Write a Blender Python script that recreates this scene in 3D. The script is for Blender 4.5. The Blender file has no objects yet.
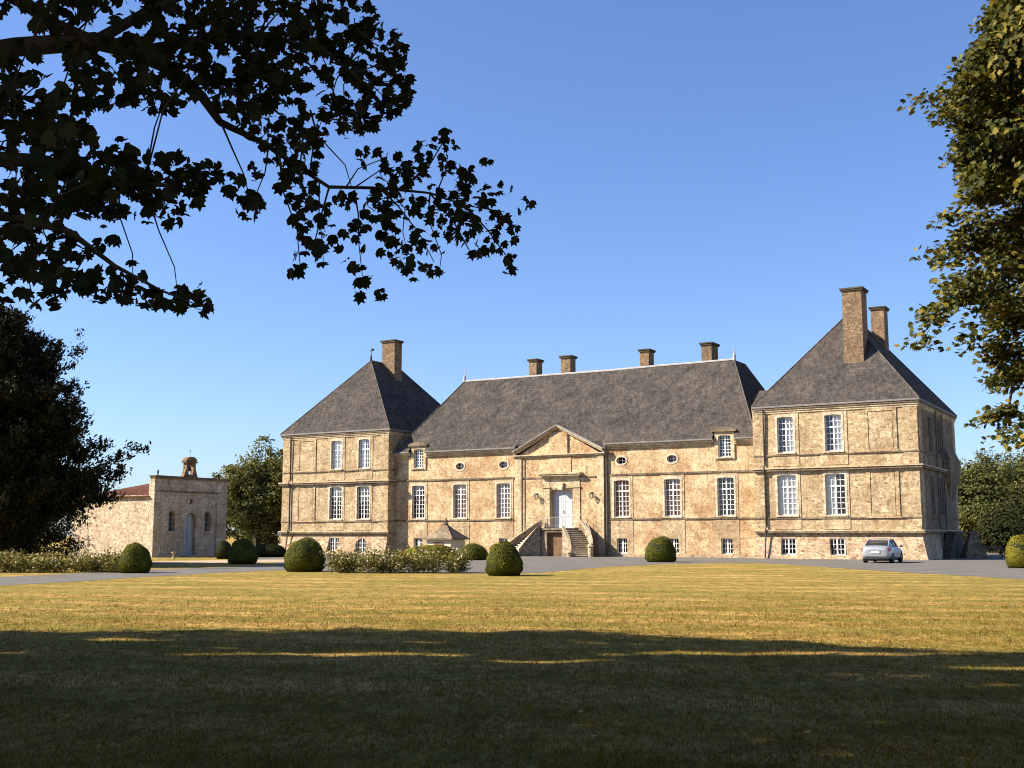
import bpy, bmesh, math, random
import numpy as np
from mathutils import Vector, Matrix
R = math.radians
random.seed(7); rng = np.random.default_rng(7)
sc = bpy.context.scene
C = sc.collection

# ------------------------------------------------------------------ camera, sky, sun, exposure
EYE = 1.7; FPX = 1150.0; PITCH = math.atan(151/FPX)
cd = bpy.data.cameras.new('camera'); cam = bpy.data.objects.new('camera', cd); C.objects.link(cam)
cd.sensor_width = 36; cd.lens = 36*FPX/1024; cd.clip_start = 0.1; cd.clip_end = 6000
cam.location = (0, 0, EYE); cam.rotation_euler = (R(90)+PITCH, 0, 0)
sc.camera = cam
SUN_EL = R(36); SUN_AZ = R(87.5)          # azimuth the light travels towards, from +Y to +X
sdir = Vector((math.sin(SUN_AZ)*math.cos(SUN_EL), math.cos(SUN_AZ)*math.cos(SUN_EL), -math.sin(SUN_EL)))
w = bpy.data.worlds.new('World'); sc.world = w; w.use_nodes = True
nt = w.node_tree; sky = nt.nodes.new('ShaderNodeTexSky'); sky.sky_type = 'NISHITA'; sky.sun_disc = False
sky.sun_elevation = SUN_EL; sky.sun_rotation = R(267.5); sky.air_density = 1.0; sky.dust_density = 0.6; sky.ozone_density = 2.6; sky.altitude = 50
bg = nt.nodes['Background']; bg.inputs['Strength'].default_value = 0.068
tint = nt.nodes.new('ShaderNodeMix'); tint.data_type = 'RGBA'; tint.blend_type = 'MULTIPLY'; tint.inputs[0].default_value = 1; tint.inputs[7].default_value = (.80, .92, 1.20, 1)
nt.links.new(sky.outputs[0], tint.inputs[6]); nt.links.new(tint.outputs[2], bg.inputs['Color'])
sl = bpy.data.lights.new('sun', 'SUN'); sl.energy = 5.0; sl.angle = R(0.5); sl.color = (1.0, 0.905, 0.775)
so = bpy.data.objects.new('sun', sl); C.objects.link(so); so.rotation_euler = sdir.to_track_quat('-Z', 'Y').to_euler(); so.location = (-60, -10, 60)
sc.view_settings.view_transform = 'Standard'; sc.view_settings.look = 'None'
sc.view_settings.exposure = 1.33; sc.view_settings.gamma = 1.0
try:
    sc.cycles.filter_width = 1.05
    sc.cycles.max_bounces = 6; sc.cycles.transparent_max_bounces = 8
except Exception: pass

# ------------------------------------------------------------------ pixel helpers (plan of the site taken off the photograph)
def at(px, py, Y):
    x = px-512; z = -(py-384)
    d = Vector((x, FPX*math.cos(PITCH)-z*math.sin(PITCH), FPX*math.sin(PITCH)+z*math.cos(PITCH)))
    d /= d.y
    return Vector((0, 0, EYE))+d*Y
def gp(px, py):
    x = px-512; z = -(py-384)
    d = Vector((x, FPX*math.cos(PITCH)-z*math.sin(PITCH), FPX*math.sin(PITCH)+z*math.cos(PITCH)))
    p = Vector((0, 0, EYE))+d*(-EYE/d.z); p.z = 0
    return p
def project(P):
    q = P-np.array([0, 0, EYE]); fw = q[:, 1]*math.cos(PITCH)+q[:, 2]*math.sin(PITCH); up = -q[:, 1]*math.sin(PITCH)+q[:, 2]*math.cos(PITCH)
    fs = np.where(fw > 0.05, fw, 0.05)
    return 512+FPX*q[:, 0]/fs, 384-FPX*up/fs, fw

# ------------------------------------------------------------------ materials
MATS = {}
class NB:
    def __init__(s, name):
        s.m = bpy.data.materials.new(name); s.m.use_nodes = True; s.t = s.m.node_tree
        s.b = s.t.nodes['Principled BSDF']; s.o = s.t.nodes['Material Output']; MATS[name] = s.m
        s.b.inputs['Roughness'].default_value = .85; s.b.inputs['Specular IOR Level'].default_value = .25
    def n(s, k, **kw):
        x = s.t.nodes.new('ShaderNode'+k)
        for a, v in kw.items():
            if a in x.inputs.keys() if isinstance(a, str) else False: x.inputs[a].default_value = v
            else: setattr(x, a, v)
        return x
    def l(s, a, b): s.t.links.new(a, b)
    def coord(s, kind='Object'): return s.n('TexCoord').outputs[kind]
    def mapping(s, v, sc_=(1, 1, 1), rot=(0, 0, 0)):
        m = s.n('Mapping'); m.inputs['Scale'].default_value = sc_; m.inputs['Rotation'].default_value = rot; s.l(v, m.inputs['Vector']); return m.outputs[0]
    def noise(s, v, scale, detail=4, rough=.6, dist=0):
        x = s.n('TexNoise'); x.inputs['Scale'].default_value = scale; x.inputs['Detail'].default_value = detail
        x.inputs['Roughness'].default_value = rough; x.inputs['Distortion'].default_value = dist
        if v is not None: s.l(v, x.inputs['Vector'])
        return x.outputs['Fac']
    def ramp(s, f, stops, interp='LINEAR'):
        r = s.n('ValToRGB'); r.color_ramp.interpolation = interp; e = r.color_ramp.elements
        while len(e) < len(stops): e.new(.5)
        for i, (p, c) in enumerate(stops):
            e[i].position = p; e[i].color = (*c, 1) if len(c) == 3 else c
        s.l(f, r.inputs[0]); return r.outputs[0]
    def mix(s, fac, a, b, mode='MIX'):
        x = s.n('Mix', data_type='RGBA', blend_type=mode)
        for inp, v in ((0, fac), (6, a), (7, b)):
            if isinstance(v, (int, float)): x.inputs[inp].default_value = v
            elif isinstance(v, tuple): x.inputs[inp].default_value = (*v, 1)
            else: s.l(v, x.inputs[inp])
        return x.outputs[2]
    def math(s, op, a, b=None):
        x = s.n('Math', operation=op)
        for i, v in enumerate((a, b)):
            if v is None: continue
            if isinstance(v, (int, float)): x.inputs[i].default_value = v
            else: s.l(v, x.inputs[i])
        return x.outputs[0]
    def col(s, c):
        if isinstance(c, tuple): s.b.inputs['Base Color'].default_value = (*c, 1)
        else: s.l(c, s.b.inputs['Base Color'])
    def bump(s, h, strength=.4, dist=.02):
        b = s.n('Bump'); b.inputs['Strength'].default_value = strength; b.inputs['Distance'].default_value = dist
        s.l(h, b.inputs['Height']); s.l(b.outputs[0], s.b.inputs['Normal'])
    def wallvec(s):
        v = s.coord(); x = s.n('SeparateXYZ'); s.l(v, x.inputs[0]); a = s.math('ADD', x.outputs[0], x.outputs[1])
        c = s.n('CombineXYZ'); s.l(a, c.inputs[0]); s.l(x.outputs[2], c.inputs[1]); return c.outputs[0]

def simple(name, c, rough=.8, spec=.25, metal=0, var=.0, vscale=3):
    k = NB(name); k.b.inputs['Roughness'].default_value = rough; k.b.inputs['Specular IOR Level'].default_value = spec; k.b.inputs['Metallic'].default_value = metal
    if var:
        f = k.noise(k.coord(), vscale, 5); k.col(k.ramp(f, [(.3, tuple(x*(1-var) for x in c)), (.7, tuple(x*(1+var) for x in c))]))
    else: k.col(c)
    return k.m

def stone(name, pale, mid, dark, mortar, bw, bh, patch=.35, msize=.012, stain=.5, rubble=False, bumps=.5):
    k = NB(name); v = k.wallvec(); o = k.coord()
    if rubble:
        dv = k.n('TexNoise'); dv.inputs['Scale'].default_value = 2.2; k.l(v, dv.inputs['Vector'])
        vm = k.n('VectorMath', operation='MULTIPLY_ADD'); k.l(dv.outputs['Color'], vm.inputs[0]); vm.inputs[1].default_value = (.25, .25, 0); k.l(v, vm.inputs[2])
        mv = k.mapping(vm.outputs[0], (1/bw, 1/bh, 1))
        vo = k.n('TexVoronoi'); vo.inputs['Scale'].default_value = 1; vo.voronoi_dimensions = '2D'; k.l(mv, vo.inputs['Vector'])
        ve = k.n('TexVoronoi', feature='DISTANCE_TO_EDGE'); ve.voronoi_dimensions = '2D'; ve.inputs['Scale'].default_value = 1; k.l(mv, ve.inputs['Vector'])
        cs = k.n('SeparateColor'); k.l(vo.outputs['Color'], cs.inputs[0])
        cell = k.ramp(cs.outputs[0], [(0, dark), (.3, mid), (.7, mid), (1, pale)])
        edge = k.ramp(ve.outputs['Distance'], [(0.02, (1, 1, 1)), (.10, (0, 0, 0))])
        base = k.mix(edge, cell, mortar); hgt = ve.outputs['Distance']
    else:
        br = k.n('TexBrick'); br.offset = .5
        br.inputs['Scale'].default_value = 1; br.inputs['Brick Width'].default_value = bw; br.inputs['Row Height'].default_value = bh
        br.inputs['Mortar Size'].default_value = msize; br.inputs['Mortar Smooth'].default_value = .6; br.inputs['Bias'].default_value = 0
        br.inputs['Color1'].default_value = (*pale, 1); br.inputs['Color2'].default_value = (*mid, 1); br.inputs['Mortar'].default_value = (*mortar, 1)
        dn = k.n('TexNoise'); dn.inputs['Scale'].default_value = 1.5; k.l(v, dn.inputs['Vector'])
        vm = k.n('VectorMath', operation='MULTIPLY_ADD'); k.l(dn.outputs['Color'], vm.inputs[0]); vm.inputs[1].default_value = (.08, .05, 0); k.l(v, vm.inputs[2])
        k.l(vm.outputs[0], br.inputs['Vector'])
        base = br.outputs['Color']; hgt = k.math('SUBTRACT', 1, br.outputs['Fac'])
    n1 = k.noise(o, .55, 6, .65, .4); n2 = k.noise(o, 3.2, 5, .7)
    p = k.math('MULTIPLY', k.ramp(n1, [(.42, (0, 0, 0)), (.62, (1, 1, 1))]), patch)
    c = k.mix(p, base, dark)
    c = k.mix(.75, c, k.ramp(n2, [(.25, (.42, .40, .38)), (.5, (1, 1, 1)), (.75, (1.32, 1.30, 1.25))]), 'MULTIPLY')
    n5 = k.noise(o, 1.3, 6, .7, .6); c = k.mix(.6, c, k.ramp(n5, [(.3, (.62, .56, .5)), (.5, (1, 1, 1)), (.72, (1.2, 1.2, 1.2))]), 'MULTIPLY')
    if rubble or patch > .5:
        n4 = k.noise(o, 9, 3, .8)
        c = k.mix(.6, c, k.ramp(n4, [(.32, (.5, .46, .42)), (.55, (1.05, 1.05, 1.05)), (.75, (1.3, 1.28, 1.2))]), 'MULTIPLY')
    n6 = k.noise(o, 6.5, 3, .85); c = k.mix(.5 if rubble else .8, c, k.ramp(n6, [(.33, (.52, .48, .44)), (.5, (1, 1, 1)), (.66, (1.34, 1.32, 1.26))]), 'MULTIPLY')
    sv = k.mapping(o, (2.2, 2.2, .22)); n3 = k.noise(sv, 1.1, 5, .65)
    st = k.math('MULTIPLY', k.ramp(n3, [(.56, (0, 0, 0)), (.75, (1, 1, 1))]), stain)
    c = k.mix(st, c, tuple(x*.45 for x in dark))
    k.col(c); k.b.inputs['Roughness'].default_value = .92; k.b.inputs['Specular IOR Level'].default_value = .15
    hh = k.math('ADD', k.math('MULTIPLY', hgt, .6), k.math('MULTIPLY', n2, .7)); k.bump(hh, bumps, .03)
    return k.m
M_RUB = stone('pavilion_rubble', (.585, .485, .305), (.44, .325, .185), (.27, .18, .095), (.53, .43, .27), .26, .14, patch=.5, rubble=True, stain=.65, bumps=.7)
M_REND = stone('limewashed_masonry', (.61, .475, .285), (.52, .385, .215), (.37, .22, .11), (.48, .36, .21), .8, .38, patch=.85, msize=.005, stain=.65, bumps=.4)
M_SURR = stone('pale_dressed_stone', (.64, .56, .42), (.57, .48, .345), (.38, .29, .19), (.44, .37, .26), .5, .36, patch=.4, msize=.008, stain=.5, bumps=.3)
M_ASH = stone('ashlar_stone', (.58, .475, .305), (.50, .39, .235), (.33, .235, .14), (.38, .30, .19), .6, .33, patch=.42, msize=.010, stain=.55, bumps=.35)
M_CHAIN = stone('chain_stone', (.60, .48, .295), (.47, .35, .205), (.29, .19, .105), (.44, .34, .21), .5, .30, patch=.7, msize=.008, stain=.65, bumps=.4)
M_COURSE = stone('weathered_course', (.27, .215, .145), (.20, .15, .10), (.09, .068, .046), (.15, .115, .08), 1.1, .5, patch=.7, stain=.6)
M_BASE = stone('base_rubble', (.56, .46, .31), (.43, .31, .19), (.25, .15, .09), (.50, .41, .28), .27, .16, patch=.35, rubble=True, stain=.55, bumps=.8)
M_CHAP = stone('chapel_rubble', (.66, .56, .41), (.46, .36, .245), (.27, .195, .13), (.52, .43, .31), .23, .15, patch=.12, rubble=True, stain=.2, bumps=1.0)
M_CHAPF = stone('chapel_front_stone', (.58, .50, .37), (.46, .385, .27), (.31, .245, .165), (.30, .25, .18), .62, .3, patch=.55, stain=.6)
M_STAIR = stone('stair_stone', (.40, .34, .25), (.29, .24, .17), (.13, .105, .075), (.28, .22, .15), .3, .16, patch=.5, rubble=True, stain=.7)
M_CHIM = stone('chimney_stone', (.34, .245, .15), (.22, .14, .08), (.10, .07, .045), (.30, .23, .15), .18, .10, patch=.4, rubble=True, stain=.6, bumps=.9)
M_FLANK = stone('grimy_shaded_flank', (.33, .27, .18), (.25, .19, .12), (.13, .095, .06), (.24, .19, .125), .3, .17, patch=.6, rubble=True, stain=.95, bumps=.7)  # stained stone, darkened beyond its grime: the flank's shade put into the colour
M_DARKST = stone('dark_stone', (.13, .108, .075), (.09, .074, .05), (.04, .035, .025), (.09, .075, .05), .4, .175, patch=.5, stain=.6)  # plain dark brown stone, well below the wall tones

def slate(name, c1, c2, c3):
    k = NB(name); o = k.coord()
    n1 = k.noise(o, .6, 6, .7, .5); c = k.ramp(n1, [(.3, c1), (.5, c2), (.72, c3)])
    n2 = k.noise(o, 5, 4, .75); c = k.mix(.5, c, k.ramp(n2, [(.3, (.6, .6, .62)), (.52, (1, 1, 1)), (.72, (1.4, 1.36, 1.28))]), 'MULTIPLY')
    n7 = k.noise(o, 16, 2, .8); c = k.mix(.8, c, k.ramp(n7, [(.34, (.55, .55, .56)), (.5, (1, 1, 1)), (.66, (1.4, 1.37, 1.3))]), 'MULTIPLY')
    sv = k.mapping(o, (3.0, 3.0, .28), (0, R(18), 0)); n3 = k.noise(sv, 1.3, 4, .6); c = k.mix(.75, c, k.ramp(n3, [(.36, (.58, .58, .60)), (.62, (1.25, 1.22, 1.15))]), 'MULTIPLY')
    x = k.n('SeparateXYZ'); k.l(o, x.inputs[0])
    row = k.math('FRACT', k.math('MULTIPLY', x.outputs[2], 6.2))
    br = k.n('TexBrick'); v = k.wallvec(); k.l(v, br.inputs['Vector']); br.inputs['Scale'].default_value = 1; br.inputs['Brick Width'].default_value = .24; br.inputs['Row Height'].default_value = .165
    br.inputs['Mortar Size'].default_value = .012; br.inputs['Color1'].default_value = (.86, .86, .86, 1); br.inputs['Color2'].default_value = (1.12, 1.1, 1.08, 1); br.inputs['Mortar'].default_value = (.55, .55, .55, 1)
    c = k.mix(.8, c, br.outputs['Color'], 'MULTIPLY')
    lich = k.ramp(k.noise(o, 11, 3, .7), [(.68, (0, 0, 0)), (.76, (1, 1, 1))])
    c = k.mix(k.math('MULTIPLY', lich, .45), c, (.33, .28, .19))
    k.col(c); k.b.inputs['Roughness'].default_value = .95; k.b.inputs['Specular IOR Level'].default_value = .04
    k.bump(k.math('ADD', row, n2), .6, .04); return k.m
M_SLATE = slate('roof_slate', (.056, .0495, .0455), (.079, .070, .063), (.110, .096, .085))
M_TILE = slate('red_roof_tile', (.075, .032, .022), (.105, .045, .030), (.14, .068, .045))
M_HIP = slate('hip_slate', (.11, .095, .085), (.15, .13, .115), (.18, .155, .135))
M_ZINC = simple('zinc', (.20, .185, .165), .7, .2, .1, .25)
M_LEAD = simple('pale_lead', (.36, .345, .32), .6, .3, 0, .15)
M_WHITE = simple('white_paint', (.82, .81, .78), .5, .4, 0, .06)
M_DOORW = simple('door_paint', (.45, .475, .485), .55, .35, 0, .06)
M_DOORB = simple('weathered_blue_door', (.40, .42, .41), .7, .2, 0, .12)
M_BROWN = simple('old_wood', (.17, .10, .055), .8, .2, 0, .3)
M_SHUT = simple('red_brown_shutter', (.36, .20, .13), .7, .25, 0, .15)
M_CURT = simple('white_curtain', (.74, .74, .70), .9, .1, 0, .12)
M_DARK = simple('dark_room', (.018, .017, .016), .9, .1)
M_IRON = simple('dark_iron', (.045, .042, .04), .55, .4, .2)
M_RAIL = simple('rail_paint', (.42, .40, .36), .6, .3, 0, .2)
M_PIPE = simple('pipe_metal', (.13, .105, .09), .6, .3, .1, .2)
M_BARK = simple('bark', (.055, .043, .032), .95, .1, 0, .45, 9)
def glass():
    k = NB('window_glass'); tr = k.n('BsdfTransparent'); gl = k.n('BsdfGlossy'); gl.inputs['Roughness'].default_value = .03; gl.inputs['Color'].default_value = (.9, .93, .95, 1)
    mx = k.n('MixShader'); fr = k.n('Fresnel'); fr.inputs[0].default_value = 1.5; f = k.math('MULTIPLY', fr.outputs[0], .7); k.l(f, mx.inputs[0])
    bp = k.n('Bump'); bp.inputs['Strength'].default_value = .15; bp.inputs['Distance'].default_value = .02; k.l(k.noise(k.coord(), 2.5, 1), bp.inputs['Height']); k.l(bp.outputs[0], gl.inputs['Normal'])
    k.l(tr.outputs[0], mx.inputs[1]); k.l(gl.outputs[0], mx.inputs[2]); k.l(mx.outputs[0], k.o.inputs[0]); return k.m
M_GLASS = glass()
def leafmat(name, cols, transl=.35, rough=.5, spec=.3, big=.5):
    k = NB(name); g = k.n('NewGeometry'); c = k.ramp(g.outputs['Random Per Island'], [(i/(len(cols)-1), x) for i, x in enumerate(cols)])
    n1 = k.noise(k.coord(), big, 4, .6); c = k.mix(.6, c, k.ramp(n1, [(.32, (.62, .7, .55)), (.5, (1, 1, 1)), (.7, (1.3, 1.2, 1.0))]), 'MULTIPLY')
    k.col(c); k.b.inputs['Roughness'].default_value = rough; k.b.inputs['Specular IOR Level'].default_value = spec
    if transl:
        t = k.n('BsdfTranslucent'); k.l(k.mix(1.0, c, (1.3, 1.25, .6), 'MULTIPLY'), t.inputs[0]); mx = k.n('MixShader'); mx.inputs[0].default_value = transl
        k.l(k.b.outputs[0], mx.inputs[1]); k.l(t.outputs[0], mx.inputs[2]); k.l(mx.outputs[0], k.o.inputs[0])
    return k.m
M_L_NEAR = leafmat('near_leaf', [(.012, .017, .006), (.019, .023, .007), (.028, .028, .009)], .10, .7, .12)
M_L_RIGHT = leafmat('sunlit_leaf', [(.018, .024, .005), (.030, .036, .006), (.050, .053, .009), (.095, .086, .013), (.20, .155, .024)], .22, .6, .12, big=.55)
M_L_FAR = leafmat('far_leaf', [(.060, .068, .020), (.090, .096, .028), (.125, .124, .038), (.155, .145, .052)], .3, .75, .08, big=.25)
M_L_YEW = leafmat('yew_leaf', [(.010, .0125, .005), (.017, .0195, .007), (.028, .029, .010), (.070, .056, .018)], .0, .75, .08, big=.45)
M_L_BOX = leafmat('clipped_leaf', [(.060, .066, .008), (.105, .108, .012), (.16, .15, .020)], .12, .75, .08, big=1.5)
M_L_YBOX = leafmat('yellow_leaf', [(.13, .125, .012), (.19, .17, .018), (.24, .205, .03)], .15, .75, .08, big=1.5)
M_L_ROSE = leafmat('rose_leaf', [(.065, .072, .016), (.115, .112, .027), (.175, .150, .042), (.25, .185, .075)], .2, .75, .08, big=1.2)
M_BLOOM = leafmat('rose_bloom', [(.66, .58, .42), (.76, .70, .56), (.70, .56, .40)], .2, .8, .1, big=2)
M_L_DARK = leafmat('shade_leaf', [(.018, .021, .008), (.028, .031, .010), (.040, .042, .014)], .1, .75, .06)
M_LITTER = leafmat('dry_leaf', [(.17, .11, .03), (.30, .20, .06), (.46, .33, .12)], .1, .9, .05)
M_BLADE = leafmat('grass_blade', [(.090, .050, .004), (.140, .081, .008), (.205, .124, .016), (.29, .185, .036)], .2, .9, .02, big=.8)

# ------------------------------------------------------------------ object helpers
def tag(o, label=None, cat=None, group=None, kind=None):
    for k_, v in (('label', label), ('category', cat), ('group', group), ('kind', kind)):
        if v: o[k_] = v
    return o
def empty(name, loc, rz=0, **kw):
    o = bpy.data.objects.new(name, None); C.objects.link(o); o.location = loc; o.rotation_euler = (0, 0, rz); o.empty_display_size = .5
    return tag(o, **kw)
class MB:
    def __init__(s): s.v = []; s.f = []
    def face(s, pts):
        i = len(s.v); s.v += [tuple(p) for p in pts]; s.f.append(tuple(range(i, i+len(pts))))
    def box(s, x0, x1, y0, y1, z0, z1):
        i = len(s.v); s.v += [(x, y, z) for z in (z0, z1) for y in (y0, y1) for x in (x0, x1)]
        s.f += [tuple(i+j for j in q) for q in ((0, 2, 3, 1), (4, 5, 7, 6), (0, 1, 5, 4), (2, 6, 7, 3), (0, 4, 6, 2), (1, 3, 7, 5))]
    def hexa(s, b, t):
        i = len(s.v); s.v += [tuple(p) for p in b]+[tuple(p) for p in t]; n = len(b)
        s.f.append(tuple(i+j for j in reversed(range(n)))); s.f.append(tuple(i+n+j for j in range(n)))
        for j in range(n): s.f.append((i+j, i+(j+1) % n, i+n+(j+1) % n, i+n+j))
    def prism(s, poly, axis, a, b):
        def P(q, t): return (t, q[0], q[1]) if axis == 'x' else ((q[0], t, q[1]) if axis == 'y' else (q[0], q[1], t))
        s.hexa([P(q, a) for q in poly], [P(q, b) for q in poly])
    def tube(s, pts, rad, seg=8, cap=True):
        pts = [Vector(p) for p in pts]; n = len(pts); rs = rad if isinstance(rad, (list, tuple)) else [rad]*n
        i0 = len(s.v); up = Vector((0, 0, 1)); prev = None
        for k, p in enumerate(pts):
            t = (pts[min(k+1, n-1)]-pts[max(k-1, 0)]).normalized()
            a = prev if prev is not None else (up if abs(t.z) < .9 else Vector((1, 0, 0)))
            x = t.cross(a).cross(t); x = x.normalized() if x.length > 1e-6 else t.orthogonal().normalized(); y = t.cross(x); prev = x
            for j in range(seg):
                q = p+(x*math.cos(2*math.pi*j/seg)+y*math.sin(2*math.pi*j/seg))*rs[k]; s.v.append(tuple(q))
        for k in range(n-1):
            for j in range(seg):
                a = i0+k*seg+j; b = i0+k*seg+(j+1) % seg; s.f.append((a, b, b+seg, a+seg))
        if cap: s.f.append(tuple(i0+j for j in reversed(range(seg)))); s.f.append(tuple(i0+(n-1)*seg+j for j in range(seg)))
    def lathe(s, cx, cy, prof, seg=16):
        i0 = len(s.v)
        for (r, z) in prof:
            for j in range(seg): a = 2*math.pi*j/seg; s.v.append((cx+r*math.cos(a), cy+r*math.sin(a), z))
        for k in range(len(prof)-1):
            for j in range(seg):
                a = i0+k*seg+j; b = i0+k*seg+(j+1) % seg; s.f.append((a, b, b+seg, a+seg))
        s.f.append(tuple(i0+j for j in reversed(range(seg)))); s.f.append(tuple(i0+(len(prof)-1)*seg+j for j in range(seg)))
    def wall(s, P, x0, x1, z0, z1, holes, dep, zs=()):
        """front skin with real openings; P(x,z,d) maps to local coordinates, d = depth into the wall"""
        xs = sorted({x0, x1, *[h[1] for h in holes], *[h[2] for h in holes]}); zz = sorted({z0, z1, *zs, *[h[3] for h in holes], *[h[4] for h in holes]})
        xs = [x for x in xs if x0-1e-6 <= x <= x1+1e-6]; zz = [z for z in zz if z0-1e-6 <= z <= z1+1e-6]
        for a, b in zip(xs, xs[1:]):
            for c, d in zip(zz, zz[1:]):
                xm, zm = (a+b)/2, (c+d)/2
                if any(h[1] < xm < h[2] and h[3] < zm < h[4] for h in holes): continue
                s.face([P(a, c, 0), P(b, c, 0), P(b, d, 0), P(a, d, 0)])
        for k, a, b, c, d in holes:
            if k == 'rect': out = [(a, c), (b, c), (b, d), (a, d)]; ring = None
            else:
                cx, hw = (a+b)/2, (b-a)/2
                if k == 'oval':
                    cz, hh = (c+d)/2, (d-c)/2; out = [(cx+hw*math.cos(t), cz+hh*math.sin(t)) for t in [2*math.pi*j/32 for j in range(32)]]
                else:
                    rise = hw if k == 'round' else hw*.15; zb = d-rise
                    out = [(a, c), (b, c)]+[(cx+hw*math.cos(t), zb+rise*math.sin(t)) for t in [math.pi*j/16 for j in range(17)]]
                    cz = (c+d)/2; hh = (d-c)/2
                ring = []
                for (x, z) in out:
                    dx, dz = x-cx, z-cz; m = max(abs(dx)/hw, abs(dz)/hh, 1e-6); ring.append((cx+dx/m, cz+dz/m))
                n = len(out)
                for j in range(n):
                    q0, q1, r0, r1 = out[j], out[(j+1) % n], ring[j], ring[(j+1) % n]
                    pts = [r0]
                    for cnr in ((b, d), (a, d), (a, c), (b, c)):     # corner between the two ring points
                        if abs(r0[0]-r1[0]) > 1e-6 and abs(r0[1]-r1[1]) > 1e-6 and min(r0[0], r1[0])-1e-6 <= cnr[0] <= max(r0[0], r1[0])+1e-6 and min(r0[1], r1[1])-1e-6 <= cnr[1] <= max(r0[1], r1[1])+1e-6: pts.append(cnr)
                    pts += [r1, q1, q0]
                    if (Vector(r0)-Vector(q0)).length+(Vector(r1)-Vector(q1)).length > 1e-5:
                        s.face([P(x, z, 0) for x, z in reversed(pts)])
            n = len(out)
            for j in range(n):
                (xa, za), (xb, zb_) = out[j], out[(j+1) % n]
                s.face([P(xa, za, 0), P(xb, zb_, 0), P(xb, zb_, dep), P(xa, za, dep)])
    def patch(s, A, B, Cc, D, nu, nv, jit=0):
        A, B, Cc, D = map(Vector, (A, B, Cc, D)); nrm = (B-A).cross(D-A).normalized(); i0 = len(s.v)
        for j in range(nv+1):
            for i in range(nu+1):
                u, v = i/nu, j/nv; p = (A*(1-u)+B*u)*(1-v)+(D*(1-u)+Cc*u)*v
                if jit and 0 < i < nu and 0 < j < nv: p = p+nrm*random.uniform(-jit, jit)
                s.v.append(tuple(p))
        for j in range(nv):
            for i in range(nu):
                a = i0+j*(nu+1)+i; s.f.append((a, a+1, a+nu+2, a+nu+1))
    def build_each(s, name, m, parent=None):
        par = list(range(len(s.f))); vv = {}
        def fd(i):
            while par[i] != i: par[i] = par[par[i]]; i = par[i]
            return i
        for i, f in enumerate(s.f):
            for j in f:
                key = tuple(round(c, 3) for c in s.v[j])
                if key in vv: par[fd(i)] = fd(vv[key])
                else: vv[key] = i
        g = {}
        for i, f in enumerate(s.f): g.setdefault(fd(i), []).append(f)
        for fs_ in g.values():
            q = MB()
            for f in fs_: q.face([s.v[j] for j in f])
            q.build(name, m, parent)
    def build(s, name, m, parent=None, smooth=False, label=None):
        me = bpy.data.meshes.new(name); me.from_pydata(s.v, [], s.f); me.validate(); me.update()
        bm = bmesh.new(); bm.from_mesh(me); bmesh.ops.remove_doubles(bm, verts=bm.verts, dist=1e-4); bmesh.ops.recalc_face_normals(bm, faces=bm.faces); bm.to_mesh(me); bm.free()
        if smooth: me.polygons.foreach_set('use_smooth', [True]*len(me.polygons))
        me.materials.append(m); o = bpy.data.objects.new(name, me); C.objects.link(o)
        if parent is not None: o.parent = parent
        if label: o['label'] = label
        return o
def copy_tree(o, parent=None):
    c = o.copy(); C.objects.link(c)
    if parent is not None: c.parent = parent
    for ch in list(o.children): copy_tree(ch, c)
    return c

# numpy leaf clouds -------------------------------------------------------------
LOBED = np.array([(0, -.5), (.30, -.46), (.50, -.16), (.30, -.04), (.46, .22), (.16, .20), (0, .5), (-.16, .20), (-.46, .22), (-.30, -.04), (-.50, -.16), (-.30, -.46)])
DIAM = np.array([(0, -.5), (.34, 0), (0, .5), (-.34, 0)])
HEXL = np.array([(0, -.5), (.36, -.15), (.28, .22), (0, .5), (-.28, .22), (-.36, -.15)])
SLIM = np.array([(-.07, -.5), (.07, -.5), (.11, .0), (0, .5), (-.11, 0)])
BLADE = np.array([(-.06, 0), (.06, 0), (0, 1.0)])
def np_object(name, V, nper, m, parent=None, loops=None):
    N = len(V)//nper; me = bpy.data.meshes.new(name)
    me.vertices.add(len(V)); me.vertices.foreach_set('co', V.astype(np.float32).ravel())
    me.loops.add(len(V)); me.loops.foreach_set('vertex_index', np.arange(len(V), dtype=np.int32))
    me.polygons.add(N); me.polygons.foreach_set('loop_start', np.arange(0, len(V), nper, dtype=np.int32))
    try: me.polygons.foreach_set('loop_total', np.full(N, nper, dtype=np.int32))
    except Exception: pass
    me.update(calc_edges=True); me.validate(); me.materials.append(m)
    o = bpy.data.objects.new(name, me); C.objects.link(o)
    if parent is not None: o.parent = parent
    return o
def unit(a): return a/np.maximum(np.linalg.norm(a, axis=1, keepdims=True), 1e-9)
def leaves(P, N, T, size, shape, fold=.18):
    """P centres, N normals, T tip direction; returns vertices"""
    N = unit(N); T = unit(T-N*np.sum(T*N, axis=1, keepdims=True)); S = np.cross(T, N)
    sx = shape[:, 0][None, :, None]; sy = shape[:, 1][None, :, None]; sz = size[:, None, None]
    V = P[:, None, :]+(S[:, None, :]*sx+T[:, None, :]*sy+N[:, None, :]*(-np.abs(sx)*fold*2+np.abs(sy)*-fold))*sz
    return V.reshape(-1, 3)
def rnd(n): return unit(rng.normal(size=(n, 3)))
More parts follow.
